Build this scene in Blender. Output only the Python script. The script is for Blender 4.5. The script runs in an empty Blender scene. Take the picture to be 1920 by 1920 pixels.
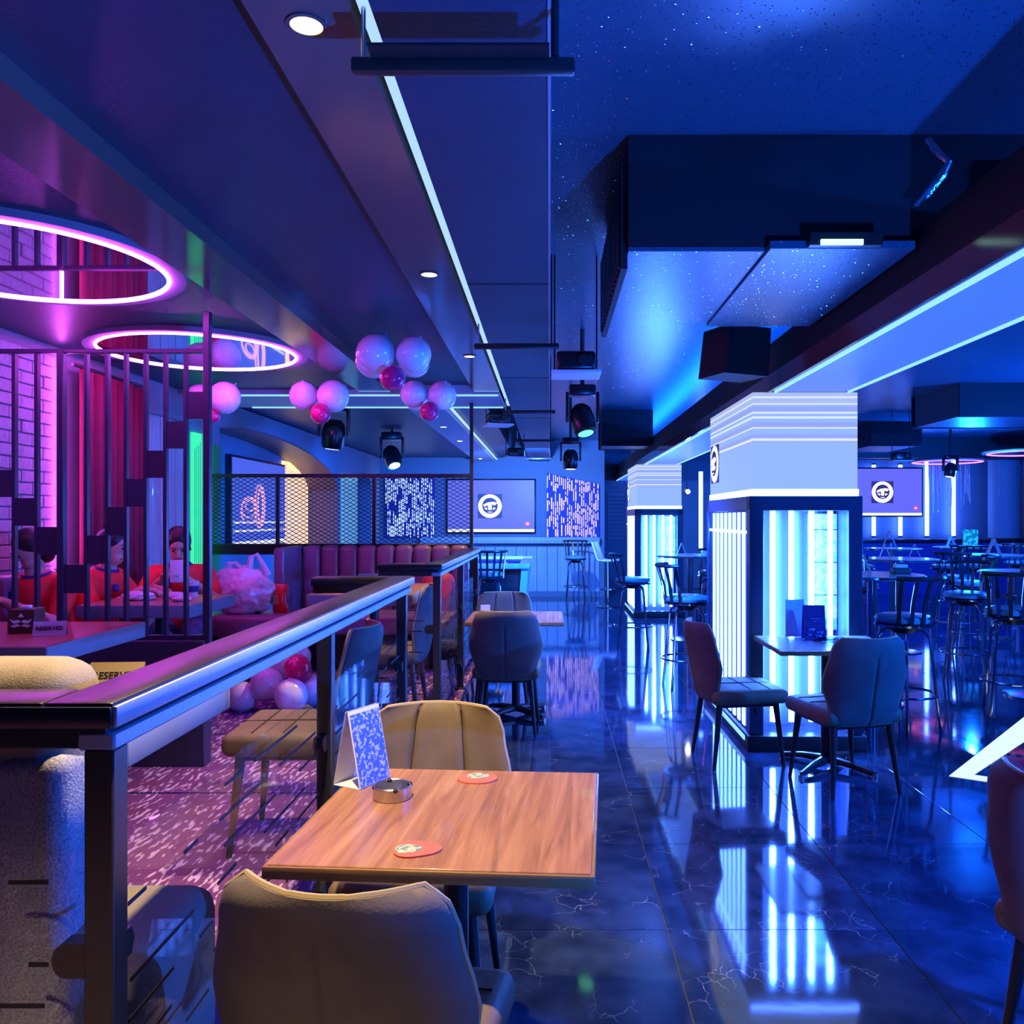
import bpy, bmesh, math, random
from mathutils import Vector, Matrix
R = math.radians
random.seed(7)
sc = bpy.context.scene
C = sc.collection

# ------------------------------------------------------------------ camera, world, exposure, big lights
cam = bpy.data.cameras.new('camera')
cam_ob = bpy.data.objects.new('camera', cam)
C.objects.link(cam_ob)
cam_ob.location = (0, 0, 1.5)
cam_ob.rotation_euler = (R(90), 0, 0)
cam.sensor_width = 36
cam.lens = 36 * 1560 / 1920
cam.shift_x = -70 / 1920
cam.shift_y = 12 / 1920
cam.clip_start = 0.05
sc.camera = cam_ob

w = bpy.data.worlds.new('world')
sc.world = w
w.use_nodes = True
w.node_tree.nodes['Background'].inputs[0].default_value = (0.010, 0.055, 0.32, 1)
w.node_tree.nodes['Background'].inputs[1].default_value = .12

vs = sc.view_settings
vs.view_transform = 'Standard'
vs.look = 'None'
vs.gamma = 1
vs.exposure = 0.24
vs.use_curve_mapping = False
sc.cycles.use_denoising = True
sc.cycles.max_bounces = 5
sc.cycles.diffuse_bounces = 3
sc.cycles.glossy_bounces = 4
sc.cycles.transparent_max_bounces = 12
sc.cycles.use_adaptive_sampling = True
sc.cycles.adaptive_threshold = .05
sc.cycles.adaptive_min_samples = 16
sc.cycles.caustics_reflective = False
sc.cycles.caustics_refractive = False
sc.cycles.sample_clamp_indirect = 4.0

def lamp(name, kind, loc, power, color, rot=(0, 0, 0), size=0.1, size_y=None, spot=None, blend=0.5, radius=None):
    l = bpy.data.lights.new(name, kind)
    l.energy = power
    l.color = color
    if kind == 'AREA':
        l.size = size
        if size_y:
            l.shape = 'RECTANGLE'
            l.size_y = size_y
    else:
        l.shadow_soft_size = radius if radius is not None else size
    if kind == 'SPOT':
        l.spot_size = R(spot or 90)
        l.spot_blend = blend
    o = bpy.data.objects.new(name, l)
    C.objects.link(o)
    o.location = loc
    o.rotation_euler = rot
    return o

BLUE = (0.03, 0.22, 1.0)
DEEP = (0.004, 0.115, 1.0)
ICE = (0.16, 0.42, 1.0)
PURP = (0.42, 0.03, 1.0)
WARM = (1.0, 0.72, 0.38)
# blue stage lights: moving heads in view, unseen ones on the right, and added fills
for x, y, z, p, c in [(5.6, 8.2, 1.6, 520, DEEP), (6.6, 13.0, 2.2, 700, DEEP), (5.6, 2.6, 2.0, 1700, DEEP)]:
    lamp('blue_stage_light', 'POINT', (x, y, z), p, c, radius=.05)
def aimed(loc, tgt, power, col, cone, blend=.8):
    q = (Vector(tgt) - Vector(loc)).to_track_quat('-Z', 'Y').to_euler()
    return lamp('stage_and_fill_spot', 'SPOT', loc, power, col, q, spot=cone, blend=blend, radius=.05)
aimed((3.2, .9, 1.95), (1.3, 2.7, 0), 2000, DEEP, 54)          # added unseen fill, brightens the floor towards the light column table
aimed((1.4, .2, .30), (1.0, 2.6, 3.0), 1000, DEEP, 105)         # added unseen upward fill washing the ceiling blue
aimed((.30, 6.45, 2.10), (1.2, 6.9, 0), 900, DEEP, 125)        # moving heads in view
aimed((.26, 9.85, 2.05), (.5, 10.5, 0), 900, DEEP, 150)
aimed((-.2, 12.6, 2.3), (-.3, 16.0, 1.2), 900, (.07, .24, 1), 120)  # added fill for the back wall, no fixture hangs here
aimed((-2.2, 8.5, 2.15), (-2.7, 9.6, .8), 480, DEEP, 150)
aimed((-2.05, 10.9, 2.15), (-2.6, 12.5, 1.0), 620, DEEP, 150)
# added unseen area lamp above the hung beam, washing the right lounge ceiling
lamp('beam_fill_light', 'AREA', (1.78, 10.0, 2.64), 200, DEEP, (0, R(150), 0), .22, 10)

# ------------------------------------------------------------------ helpers
def at(px, py, d):
    return Vector(((px - 1030) * d / 1560, d, 1.5 - (py - 972) * d / 1560))

def nb():
    return bmesh.new()

def box(bm, x0, x1, y0, y1, z0, z1, bev=0, seg=2):
    v = [bm.verts.new(p) for p in ((x0, y0, z0), (x1, y0, z0), (x1, y1, z0), (x0, y1, z0),
                                   (x0, y0, z1), (x1, y0, z1), (x1, y1, z1), (x0, y1, z1))]
    fs = [bm.faces.new([v[i] for i in q]) for q in ((3, 2, 1, 0), (4, 5, 6, 7), (0, 1, 5, 4), (1, 2, 6, 5), (2, 3, 7, 6), (3, 0, 4, 7))]
    if bev:
        es = list({e for f in fs for e in f.edges})
        bmesh.ops.bevel(bm, geom=es, offset=bev, segments=seg, affect='EDGES', profile=0.5)
    return bm

def cyl(bm, p0, p1, r0, r1=None, n=14):
    r1 = r0 if r1 is None else r1
    p0, p1 = Vector(p0), Vector(p1)
    t = (p1 - p0).normalized()
    a = t.orthogonal().normalized()
    b = t.cross(a)
    A, B = [], []
    for i in range(n):
        c, s = math.cos(2 * math.pi * i / n), math.sin(2 * math.pi * i / n)
        A.append(bm.verts.new(p0 + (a * c + b * s) * r0))
        B.append(bm.verts.new(p1 + (a * c + b * s) * r1))
    for i in range(n):
        j = (i + 1) % n
        bm.faces.new((A[i], A[j], B[j], B[i]))
    bm.faces.new(A[::-1])
    bm.faces.new(B)
    return bm

def tube(bm, pts, r, n=8, closed=False):
    pts = [Vector(p) for p in pts]
    m = len(pts)
    rings = []
    a = None
    for i, p in enumerate(pts):
        if closed:
            t = pts[(i + 1) % m] - pts[i - 1]
        else:
            t = pts[min(i + 1, m - 1)] - pts[max(i - 1, 0)]
        t.normalize()
        if a is None:
            a = t.orthogonal().normalized()
        a = (a - t * a.dot(t))
        a = a.normalized() if a.length > 1e-6 else t.orthogonal().normalized()
        b = t.cross(a)
        rr = r[i] if isinstance(r, (list, tuple)) else r
        rings.append([bm.verts.new(p + (a * math.cos(2 * math.pi * k / n) + b * math.sin(2 * math.pi * k / n)) * rr) for k in range(n)])
    for i in range(m if closed else m - 1):
        A, B = rings[i], rings[(i + 1) % m]
        for k in range(n):
            bm.faces.new((A[k], A[(k + 1) % n], B[(k + 1) % n], B[k]))
    if not closed:
        bm.faces.new(rings[0][::-1])
        bm.faces.new(rings[-1])
    return bm

def lathe(bm, prof, n=24, c=(0, 0, 0), closed=False):
    rings = []
    for r, z in prof:
        if r < 1e-5:
            rings.append([bm.verts.new((c[0], c[1], c[2] + z))])
        else:
            rings.append([bm.verts.new((c[0] + r * math.cos(2 * math.pi * k / n), c[1] + r * math.sin(2 * math.pi * k / n), c[2] + z)) for k in range(n)])
    prs = list(zip(rings, rings[1:])) + ([(rings[-1], rings[0])] if closed else [])
    for A, B in prs:
        for k in range(n):
            j = (k + 1) % n
            if len(A) == 1 and len(B) == 1:
                continue
            if len(A) == 1:
                bm.faces.new((A[0], B[k], B[j]))
            elif len(B) == 1:
                bm.faces.new((A[k], A[j], B[0]))
            else:
                bm.faces.new((A[k], A[j], B[j], B[k]))
    if not closed:
        if len(rings[0]) > 1:
            bm.faces.new(rings[0][::-1])
        if len(rings[-1]) > 1:
            bm.faces.new(rings[-1])
    return bm

def ball(bm, c, r, u=20, v=12):
    rx, ry, rz = (r, r, r) if not isinstance(r, (tuple, list)) else r
    m = Matrix.Translation(Vector(c)) @ Matrix.Diagonal((rx, ry, rz, 1))
    bmesh.ops.create_uvsphere(bm, u_segments=u, v_segments=v, radius=1, matrix=m)
    return bm

def prism(bm, poly, d0, d1, axis='y'):
    def mk(p, d):
        return {'y': (p[0], d, p[1]), 'x': (d, p[0], p[1]), 'z': (p[0], p[1], d)}[axis]
    A = [bm.verts.new(mk(p, d0)) for p in poly]
    B = [bm.verts.new(mk(p, d1)) for p in poly]
    n = len(poly)
    bm.faces.new(A)
    bm.faces.new(B[::-1])
    for i in range(n):
        j = (i + 1) % n
        bm.faces.new((A[j], A[i], B[i], B[j]))
    return bm

def obj(name, bm, m=None, parent=None, smooth=True, loc=None):
    bmesh.ops.recalc_face_normals(bm, faces=bm.faces)
    me = bpy.data.meshes.new(name)
    bm.to_mesh(me)
    bm.free()
    if m:
        me.materials.append(m)
    if smooth and len(me.polygons):
        me.polygons.foreach_set('use_smooth', [True] * len(me.polygons))
        me.set_sharp_from_angle(angle=R(38))
    o = bpy.data.objects.new(name, me)
    C.objects.link(o)
    if parent:
        o.parent = parent
    if loc is not None:
        o.location = loc
    return o

def share(src, parent, loc=(0, 0, 0), rz=0, scale=None, name=None):
    o = src.copy()
    C.objects.link(o)
    o.parent = parent
    o.location = loc
    o.rotation_euler = (0, 0, rz)
    if scale:
        o.scale = scale
    return o

def tag(o, label, cat, group=None, kind=None):
    o['label'] = label
    if cat:
        o['category'] = cat
    if group:
        o['group'] = group
    elif 'group' in o.keys():
        del o['group']
    if kind:
        o['kind'] = kind
    return o

def thing(name, label, cat, loc=(0, 0, 0), rz=0, group=None):
    o = bpy.data.objects.new(name, None)
    o.empty_display_size = .1
    C.objects.link(o)
    o.location = loc
    o.rotation_euler = (0, 0, rz)
    return tag(o, label, cat, group)

def struct(name, bm, m, label, parent=None, smooth=False):
    o = obj(name, bm, m, parent, smooth)
    if parent is None:
        o['kind'] = 'structure'
        o['label'] = label
    return o

def dup(root, label, loc, rz=0, group=None):
    r = root.copy()
    C.objects.link(r)
    r.location = loc
    r.rotation_euler = (0, 0, rz)
    r['label'] = label
    if group:
        r['group'] = group
    for ch in list(root.children):
        c = ch.copy()
        C.objects.link(c)
        c.parent = r
        for g in ch.children:
            d = g.copy()
            C.objects.link(d)
            d.parent = c
    return r

def text_bm(txt, size, extrude=.0008, bold=False, shear=0):
    cu = bpy.data.curves.new('t', 'FONT')
    cu.body = txt
    cu.size = size
    cu.extrude = extrude
    cu.align_x = 'CENTER'
    cu.align_y = 'CENTER'
    cu.shear = shear
    if bold:
        cu.offset = size * .02
    cu.resolution_u = 3
    o = bpy.data.objects.new('t', cu)
    C.objects.link(o)
    dg = bpy.context.evaluated_depsgraph_get()
    me = bpy.data.meshes.new_from_object(o.evaluated_get(dg))
    bm = nb()
    bm.from_mesh(me)
    bpy.data.objects.remove(o)
    bpy.data.curves.remove(cu)
    bpy.data.meshes.remove(me)
    return bm

# ------------------------------------------------------------------ materials
def mat(name, col, rough=.5, metal=0, emit=None, es=0, spec=.5, coat=0, bump=None, vary=None, stretch=(1, 1, 1), alpha=None, sss=0, trans=0):
    m = bpy.data.materials.new(name)
    m.use_nodes = True
    nt = m.node_tree
    b = nt.nodes['Principled BSDF']
    b.inputs['Base Color'].default_value = (*col, 1)
    b.inputs['Roughness'].default_value = rough
    b.inputs['Metallic'].default_value = metal
    b.inputs['Specular IOR Level'].default_value = spec
    b.inputs['Coat Weight'].default_value = coat
    b.inputs['Coat Roughness'].default_value = .08
    if trans:
        b.inputs['Transmission Weight'].default_value = trans
    if emit:
        b.inputs['Emission Color'].default_value = (*emit, 1)
        b.inputs['Emission Strength'].default_value = es
    if bump or vary:
        tc = nt.nodes.new('ShaderNodeTexCoord')
        mp = nt.nodes.new('ShaderNodeMapping')
        mp.inputs['Scale'].default_value = stretch
        nt.links.new(tc.outputs['Object'], mp.inputs['Vector'])
    if vary:
        s, c2, lo, hi = vary
        n = nt.nodes.new('ShaderNodeTexNoise')
        n.inputs['Scale'].default_value = s
        n.inputs['Detail'].default_value = 6
        nt.links.new(mp.outputs['Vector'], n.inputs['Vector'])
        cr = nt.nodes.new('ShaderNodeValToRGB')
        cr.color_ramp.elements[0].position = lo
        cr.color_ramp.elements[1].position = hi
        cr.color_ramp.elements[0].color = (*col, 1)
        cr.color_ramp.elements[1].color = (*c2, 1)
        nt.links.new(n.outputs['Fac'], cr.inputs['Fac'])
        nt.links.new(cr.outputs['Color'], b.inputs['Base Color'])
    if bump:
        s, st = bump
        n = nt.nodes.new('ShaderNodeTexNoise')
        n.inputs['Scale'].default_value = s
        n.inputs['Detail'].default_value = 3
        nt.links.new(mp.outputs['Vector'], n.inputs['Vector'])
        bp = nt.nodes.new('ShaderNodeBump')
        bp.inputs['Strength'].default_value = st
        bp.inputs['Distance'].default_value = .01
        nt.links.new(n.outputs['Fac'], bp.inputs['Height'])
        nt.links.new(bp.outputs['Normal'], b.inputs['Normal'])
    return m

def emis(name, col, es):
    return mat(name, (0.02, 0.02, 0.02), .4, emit=col, es=es)

def glass_mat(name, tint=(.95, .97, 1), f0=.03, gain=.55, rough=0.01):
    """thin clear pane: transparent with a grazing-angle reflection"""
    m = bpy.data.materials.new(name)
    m.use_nodes = True
    nt = m.node_tree
    nt.nodes.clear()
    N, L = nt.nodes.new, nt.links.new
    out = N('ShaderNodeOutputMaterial')
    mx = N('ShaderNodeMixShader')
    lw = N('ShaderNodeLayerWeight')
    lw.inputs['Blend'].default_value = .5
    pw = N('ShaderNodeMath')
    pw.operation = 'POWER'
    pw.inputs[1].default_value = 5
    ma = N('ShaderNodeMath')
    ma.operation = 'MULTIPLY_ADD'
    ma.inputs[1].default_value = gain
    ma.inputs[2].default_value = f0
    L(lw.outputs['Facing'], pw.inputs[0])
    L(pw.outputs[0], ma.inputs[0])
    tr = N('ShaderNodeBsdfTransparent')
    tr.inputs['Color'].default_value = (*tint, 1)
    gl = N('ShaderNodeBsdfGlossy')
    gl.inputs['Roughness'].default_value = rough
    L(ma.outputs[0], mx.inputs[0])
    L(tr.outputs[0], mx.inputs[1])
    L(gl.outputs[0], mx.inputs[2])
    L(mx.outputs[0], out.inputs['Surface'])
    return m

def wood_mat(name, c1, c2, c3, rough=.35, axis='y', coat=.2):
    m = bpy.data.materials.new(name)
    m.use_nodes = True
    nt = m.node_tree
    b = nt.nodes['Principled BSDF']
    b.inputs['Roughness'].default_value = rough
    b.inputs['Coat Weight'].default_value = coat
    tc = nt.nodes.new('ShaderNodeTexCoord')
    mp = nt.nodes.new('ShaderNodeMapping')
    mp.inputs['Scale'].default_value = {'y': (14, .9, 6), 'x': (.9, 14, 6), 'z': (14, 14, .8)}[axis]
    nt.links.new(tc.outputs['Object'], mp.inputs['Vector'])
    n = nt.nodes.new('ShaderNodeTexNoise')
    n.inputs['Scale'].default_value = 2.2
    n.inputs['Detail'].default_value = 8
    n.inputs['Roughness'].default_value = .65
    n.inputs['Distortion'].default_value = .6
    nt.links.new(mp.outputs['Vector'], n.inputs['Vector'])
    cr = nt.nodes.new('ShaderNodeValToRGB')
    e = cr.color_ramp.elements
    e[0].position, e[1].position = .3, .72
    e[0].color, e[1].color = (*c1, 1), (*c3, 1)
    k = e.new(.5)
    k.color = (*c2, 1)
    nt.links.new(n.outputs['Fac'], cr.inputs['Fac'])
    nt.links.new(cr.outputs['Color'], b.inputs['Base Color'])
    n2 = nt.nodes.new('ShaderNodeTexNoise')
    n2.inputs['Scale'].default_value = 9
    n2.inputs['Detail'].default_value = 4
    nt.links.new(mp.outputs['Vector'], n2.inputs['Vector'])
    bp = nt.nodes.new('ShaderNodeBump')
    bp.inputs['Strength'].default_value = .12
    bp.inputs['Distance'].default_value = .004
    nt.links.new(n2.outputs['Fac'], bp.inputs['Height'])
    nt.links.new(bp.outputs['Normal'], b.inputs['Normal'])
    return m

def marble_mat():
    m = bpy.data.materials.new('dark_marble')
    m.use_nodes = True
    nt = m.node_tree
    N, L = nt.nodes, nt.links
    b = N['Principled BSDF']
    g = N.new('ShaderNodeNewGeometry')
    oi = N.new('ShaderNodeObjectInfo')
    ad = N.new('ShaderNodeVectorMath')
    ad.operation = 'ADD'
    sc_ = N.new('ShaderNodeVectorMath')
    sc_.operation = 'SCALE'
    sc_.inputs[0].default_value = (7, 5, 3)
    L.new(oi.outputs['Random'], sc_.inputs['Scale'])
    L.new(g.outputs['Position'], ad.inputs[0])
    L.new(sc_.outputs[0], ad.inputs[1])
    # warp
    nz = N.new('ShaderNodeTexNoise')
    nz.inputs['Scale'].default_value = 3.5
    nz.inputs['Detail'].default_value = 5
    L.new(ad.outputs[0], nz.inputs['Vector'])
    wv = N.new('ShaderNodeVectorMath')
    wv.operation = 'MULTIPLY_ADD'
    wv.inputs[1].default_value = (.35, .35, .35)
    L.new(nz.outputs['Color'], wv.inputs[0])
    L.new(ad.outputs[0], wv.inputs[2])
    vo = N.new('ShaderNodeTexVoronoi')
    vo.feature = 'DISTANCE_TO_EDGE'
    vo.inputs['Scale'].default_value = 9
    L.new(wv.outputs[0], vo.inputs['Vector'])
    cr = N.new('ShaderNodeValToRGB')
    cr.color_ramp.elements[0].position = 0.0
    cr.color_ramp.elements[1].position = 0.014
    cr.color_ramp.elements[0].color = (1, 1, 1, 1)
    cr.color_ramp.elements[1].color = (0, 0, 0, 1)
    L.new(vo.outputs['Distance'], cr.inputs['Fac'])
    # break the veins up
    n2 = N.new('ShaderNodeTexNoise')
    n2.inputs['Scale'].default_value = 4.5
    n2.inputs['Detail'].default_value = 4
    L.new(ad.outputs[0], n2.inputs['Vector'])
    c2 = N.new('ShaderNodeValToRGB')
    c2.color_ramp.elements[0].position = .52
    c2.color_ramp.elements[1].position = .66
    L.new(n2.outputs['Fac'], c2.inputs['Fac'])
    mu = N.new('ShaderNodeMath')
    mu.operation = 'MULTIPLY'
    L.new(cr.outputs['Color'], mu.inputs[0])
    L.new(c2.outputs['Color'], mu.inputs[1])
    mix = N.new('ShaderNodeMix')
    mix.data_type = 'RGBA'
    mix.inputs['A'].default_value = (.018, .022, .032, 1)
    mix.inputs['B'].default_value = (.26, .27, .28, 1)
    L.new(mu.outputs[0], mix.inputs['Factor'])
    # cloudy body
    n3 = N.new('ShaderNodeTexNoise')
    n3.inputs['Scale'].default_value = 6
    n3.inputs['Detail'].default_value = 6
    L.new(ad.outputs[0], n3.inputs['Vector'])
    c3 = N.new('ShaderNodeValToRGB')
    c3.color_ramp.elements[0].position, c3.color_ramp.elements[1].position = .35, .7
    c3.color_ramp.elements[0].color = (.008, .016, .036, 1)
    c3.color_ramp.elements[1].color = (.026, .046, .090, 1)
    L.new(n3.outputs['Fac'], c3.inputs['Fac'])
    L.new(c3.outputs['Color'], mix.inputs['A'])
    L.new(mix.outputs['Result'], b.inputs['Base Color'])
    b.inputs['Roughness'].default_value = .06
    b.inputs['Specular IOR Level'].default_value = .9
    bp = N.new('ShaderNodeBump')
    bp.inputs['Strength'].default_value = .06
    bp.inputs['Distance'].default_value = .004
    n4 = N.new('ShaderNodeTexNoise')
    n4.inputs['Scale'].default_value = 5
    n4.inputs['Detail'].default_value = 2
    L.new(g.outputs['Position'], n4.inputs['Vector'])
    L.new(n4.outputs['Fac'], bp.inputs['Height'])
    L.new(bp.outputs['Normal'], b.inputs['Normal'])
    return m

def carpet_mat():
    m = bpy.data.materials.new('purple_carpet')
    m.use_nodes = True
    nt = m.node_tree
    N, L = nt.nodes, nt.links
    b = N['Principled BSDF']
    b.inputs['Roughness'].default_value = .95
    g = N.new('ShaderNodeNewGeometry')
    mp = N.new('ShaderNodeMapping')
    mp.inputs['Rotation'].default_value = (0, 0, R(8))
    mp.inputs['Scale'].default_value = (36, 9, 1)
    L.new(g.outputs['Position'], mp.inputs['Vector'])
    n = N.new('ShaderNodeTexNoise')
    n.inputs['Scale'].default_value = 1.6
    n.inputs['Detail'].default_value = 1.5
    L.new(mp.outputs['Vector'], n.inputs['Vector'])
    cr = N.new('ShaderNodeValToRGB')
    cr.color_ramp.elements[0].position, cr.color_ramp.elements[1].position = .56, .62
    cr.color_ramp.elements[0].color = (.16, .035, .14, 1)
    cr.color_ramp.elements[1].color = (.62, .42, .55, 1)
    L.new(n.outputs['Fac'], cr.inputs['Fac'])
    L.new(cr.outputs['Color'], b.inputs['Base Color'])
    return m

def weave_mat(name, col, col2, rough=.85, scale=220):
    m = mat(name, col, rough, vary=(scale, col2, .35, .7), bump=(scale, .25))
    return m

M = {}
M['marble'] = marble_mat()
M['grout'] = mat('grout', (.10, .11, .13), .6)
M['carpet'] = carpet_mat()
M['ceil'] = mat('ceiling_paint', (.05, .105, .15), .30, spec=.5)
def glint_flecks(m, scale, size, tilt):
    """paint with sparse mirror flecks that imitate light glints, each tipped its own way"""
    nt = m.node_tree
    N, L = nt.nodes.new, nt.links.new
    b = nt.nodes['Principled BSDF']
    g = N('ShaderNodeNewGeometry')
    v = N('ShaderNodeTexVoronoi')
    v.inputs['Scale'].default_value = scale
    L(g.outputs['Position'], v.inputs['Vector'])
    lt = N('ShaderNodeMath')
    lt.operation = 'LESS_THAN'
    lt.inputs[1].default_value = size
    L(v.outputs['Distance'], lt.inputs[0])
    sub = N('ShaderNodeVectorMath')
    sub.operation = 'SUBTRACT'
    sub.inputs[1].default_value = (.5, .5, .5)
    L(v.outputs['Color'], sub.inputs[0])
    sc1 = N('ShaderNodeMath')
    sc1.operation = 'MULTIPLY'
    sc1.inputs[1].default_value = tilt
    L(lt.outputs[0], sc1.inputs[0])
    scl = N('ShaderNodeVectorMath')
    scl.operation = 'SCALE'
    L(sub.outputs[0], scl.inputs[0])
    L(sc1.outputs[0], scl.inputs['Scale'])
    add = N('ShaderNodeVectorMath')
    add.operation = 'ADD'
    L(g.outputs['Normal'], add.inputs[0])
    L(scl.outputs[0], add.inputs[1])
    nm = N('ShaderNodeVectorMath')
    nm.operation = 'NORMALIZE'
    L(add.outputs[0], nm.inputs[0])
    L(nm.outputs[0], b.inputs['Normal'])
    L(lt.outputs[0], b.inputs['Metallic'])
    mx = N('ShaderNodeMix')
    mx.data_type = 'RGBA'
    mx.inputs['A'].default_value = b.inputs['Base Color'].default_value
    mx.inputs['B'].default_value = (.75, .78, .82, 1)
    L(lt.outputs[0], mx.inputs['Factor'])
    L(mx.outputs['Result'], b.inputs['Base Color'])
    rr = N('ShaderNodeMapRange')
    rr.inputs['To Min'].default_value = b.inputs['Roughness'].default_value
    rr.inputs['To Max'].default_value = .12
    L(lt.outputs[0], rr.inputs['Value'])
    L(rr.outputs[0], b.inputs['Roughness'])
glint_flecks(M['ceil'], 62, .17, .62)  # mirror flecks stand in for glints of light on the textured ceiling
M['ceil2'] = mat('ceiling_paint_smooth', (.020, .050, .088), .4, spec=.4, bump=(60, .12), vary=(3, (.014, .040, .072), .35, .7))
M['soffit'] = mat('brown_laminate_soffit', (.15, .10, .085), .14, spec=.5)
M['black'] = mat('black_metal', (.024, .022, .020), .34, spec=.4)
M['blackp'] = mat('black_plastic', (.012, .012, .015), .25)
M['matte'] = mat('matte_black', (.006, .006, .008), .7)
M['railwood'] = wood_mat('dark_rail_wood', (.008, .004, .007), (.015, .008, .012), (.026, .014, .020), .32, 'y', 0)
M['steel'] = mat('brushed_steel', (.55, .55, .56), .28, 1)
M['chrome'] = mat('dark_chrome', (.42, .43, .46), .14, 1)
M['railmetal'] = mat('rail_metal', (.36, .38, .43), .42, .3)
M['wood'] = wood_mat('walnut_table', (.20, .085, .04), (.36, .17, .085), (.50, .27, .15), .33, 'y')
M['woodedge'] = wood_mat('walnut_edge', (.20, .11, .03), (.28, .16, .05), (.36, .21, .07), .35, 'x')
M['board'] = wood_mat('pale_board', (.34, .33, .32), (.46, .45, .43), (.56, .55, .52), .45, 'z', .05)
M['boardw'] = wood_mat('wainscot_board', (.30, .34, .36), (.40, .44, .46), (.50, .54, .56), .45, 'z', .05)
M['tan'] = mat('tan_suede', (.185, .130, .066), .62, vary=(9, (.14, .098, .05), .35, .7), bump=(160, .1))
M['grey'] = mat('grey_suede', (.20, .165, .13), .75, vary=(9, (.14, .115, .095), .35, .7), bump=(160, .1))
M['greyback'] = mat('grey_suede_back', (.155, .125, .105), .78, vary=(9, (.11, .09, .08), .35, .7), bump=(160, .1))
M['piping'] = mat('tan_piping', (.42, .33, .17), .5)
M['seam'] = mat('dark_seam', (.02, .016, .012), .8)
M['sofa_tan'] = weave_mat('sofa_tan_weave', (.33, .27, .19), (.23, .19, .13), .85, 420)
M['sofa_grey'] = weave_mat('sofa_grey_tweed', (.38, .39, .42), (.16, .16, .18), .85, 260)
M['purple'] = mat('purple_leather', (.25, .11, .18), .38, coat=.1)
M['teal'] = mat('teal_vinyl', (.12, .36, .40), .3, coat=.2)
M['curtain'] = mat('burgundy_curtain', (.16, .006, .03), .7)
M['brick'] = mat('painted_brick', (.46, .40, .44), .75, vary=(14, (.33, .28, .32), .35, .7), bump=(70, .5))
M['mortar'] = mat('mortar', (.22, .19, .22), .9)
M['wallb'] = mat('blue_grey_wall', (.13, .17, .22), .55, bump=(40, .08))
M['wallp'] = mat('plaster_wall', (.22, .24, .28), .6, bump=(40, .08))
M['jamb'] = mat('brown_jamb', (.20, .10, .07), .45)
M['white'] = mat('white_card', (.80, .80, .78), .5)
M['whitep'] = mat('white_plastic', (.75, .75, .75), .35)
M['mirror'] = mat('mirror_disc', (.82, .80, .84), .03, 1)
M['glass'] = glass_mat('clear_glass')
M['glassd'] = glass_mat('smoked_glass', (.55, .6, .7))
M['red'] = mat('red_jersey', (.80, .03, .025), .65)
M['redmat'] = mat('red_foil', (.65, .01, .015), .25)
M['navy'] = mat('navy_trim', (.02, .03, .20), .6)
M['jeans'] = mat('jeans_denim', (.05, .09, .19), .8)
M['skin'] = mat('skin', (.62, .38, .28), .5)
M['hair'] = mat('dark_hair', (.015, .010, .009), .45)
M['eye'] = mat('eye_dark', (.01, .008, .008), .2)
M['lips'] = mat('lips', (.40, .13, .11), .5)
M['bwhite'] = mat('white_balloon', (.86, .84, .88), .16, spec=.5, coat=.4)
M['bpink'] = mat('pink_balloon', (.80, .02, .17), .14, coat=.4)
M['tube'] = emis('led_tube', (.055, .19, 1.0), 130)
M['tube2'] = emis('led_slat', (.06, .16, 1.0), 24)
M['ledice'] = emis('led_cove_strip', (.33, .54, 1.0), 1.15)
M['ledline'] = emis('led_line', (.16, .40, 1.0), 1.8)
M['panel'] = emis('lit_beam_panel', (.055, .16, 1.0), .85)
M['neon'] = emis('neon_purple', (.68, .06, .88), 80)
M['neonp'] = emis('neon_pink', (1.0, .12, .55), 4)
M['down'] = emis('downlight_warm', (1.0, .74, .27), 3.2)
M['downc'] = emis('downlight_cool', (.75, .85, 1.0), 22)
M['teallit'] = emis('lit_teal_tile', (.18, .85, .95), 1.5)
M['green'] = emis('green_lit_panel', (.02, .70, .20), 1.8)
M['greensol'] = mat('green_jamb', (.02, .30, .06), .6)
M['gold'] = emis('gold_lit_panel', (.80, .50, .18), 2.0)
M['screen'] = emis('tv_screen_violet', (.11, .12, .92), 1.0)
M['screenb'] = emis('tv_screen_blue', (.05, .09, .62), 1.0)
M['logow'] = emis('logo_white', (1, 1, 1), 1.1)
M['logod'] = emis('logo_dark', (.02, .02, .10), 1.0)
M['logor'] = emis('icon_red', (.9, .06, .12), 1.0)
M['barw'] = emis('screen_white_bar', (.85, .88, 1), 1.0)
M['slotp'] = emis('lit_slot_violet', (.66, .46, 1.0), 1.4)
M['slotb'] = emis('lit_slot_blue', (.32, .48, 1.0), 2.2)
M['wirep'] = emis('neon_wire_pink', (.75, .38, .85), 1.1)
M['floorstrip'] = emis('bright_floor_strip', (.55, .75, 1.0), 1.2)
M['cushion'] = mat('red_cushion', (.55, .03, .04), .6)
M['print'] = mat('blue_print', (.05, .12, .45), .5, vary=(85, (.42, .52, .78), .50, .58))
M['coaster'] = mat('coaster_red', (.58, .13, .10), .6)
M['coaster2'] = mat('coaster_print', (.62, .55, .38), .6, vary=(90, (.12, .25, .24), .42, .58))
M['goldc'] = mat('gold_card', (.42, .32, .16), .35, .3)
M['orange'] = mat('orange_box', (.60, .22, .03), .5)
M['brown'] = mat('brown_box', (.10, .04, .02), .4)
M['poolb'] = mat('pool_cloth', (.02, .07, .30), .8)
M['poolw'] = mat('pool_rail', (.80, .84, .88), .25)
M['bag'] = mat('white_plastic_bag', (.72, .68, .72), .35, bump=(30, .6))
M['wash'] = mat('floor_line', (.7, .7, .7), .5)
M['leaf'] = mat('leaf_green', (.05, .25, .06), .5)
M['lens'] = emis('lens_cool', (.45, .9, .8), 1.6)
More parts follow.
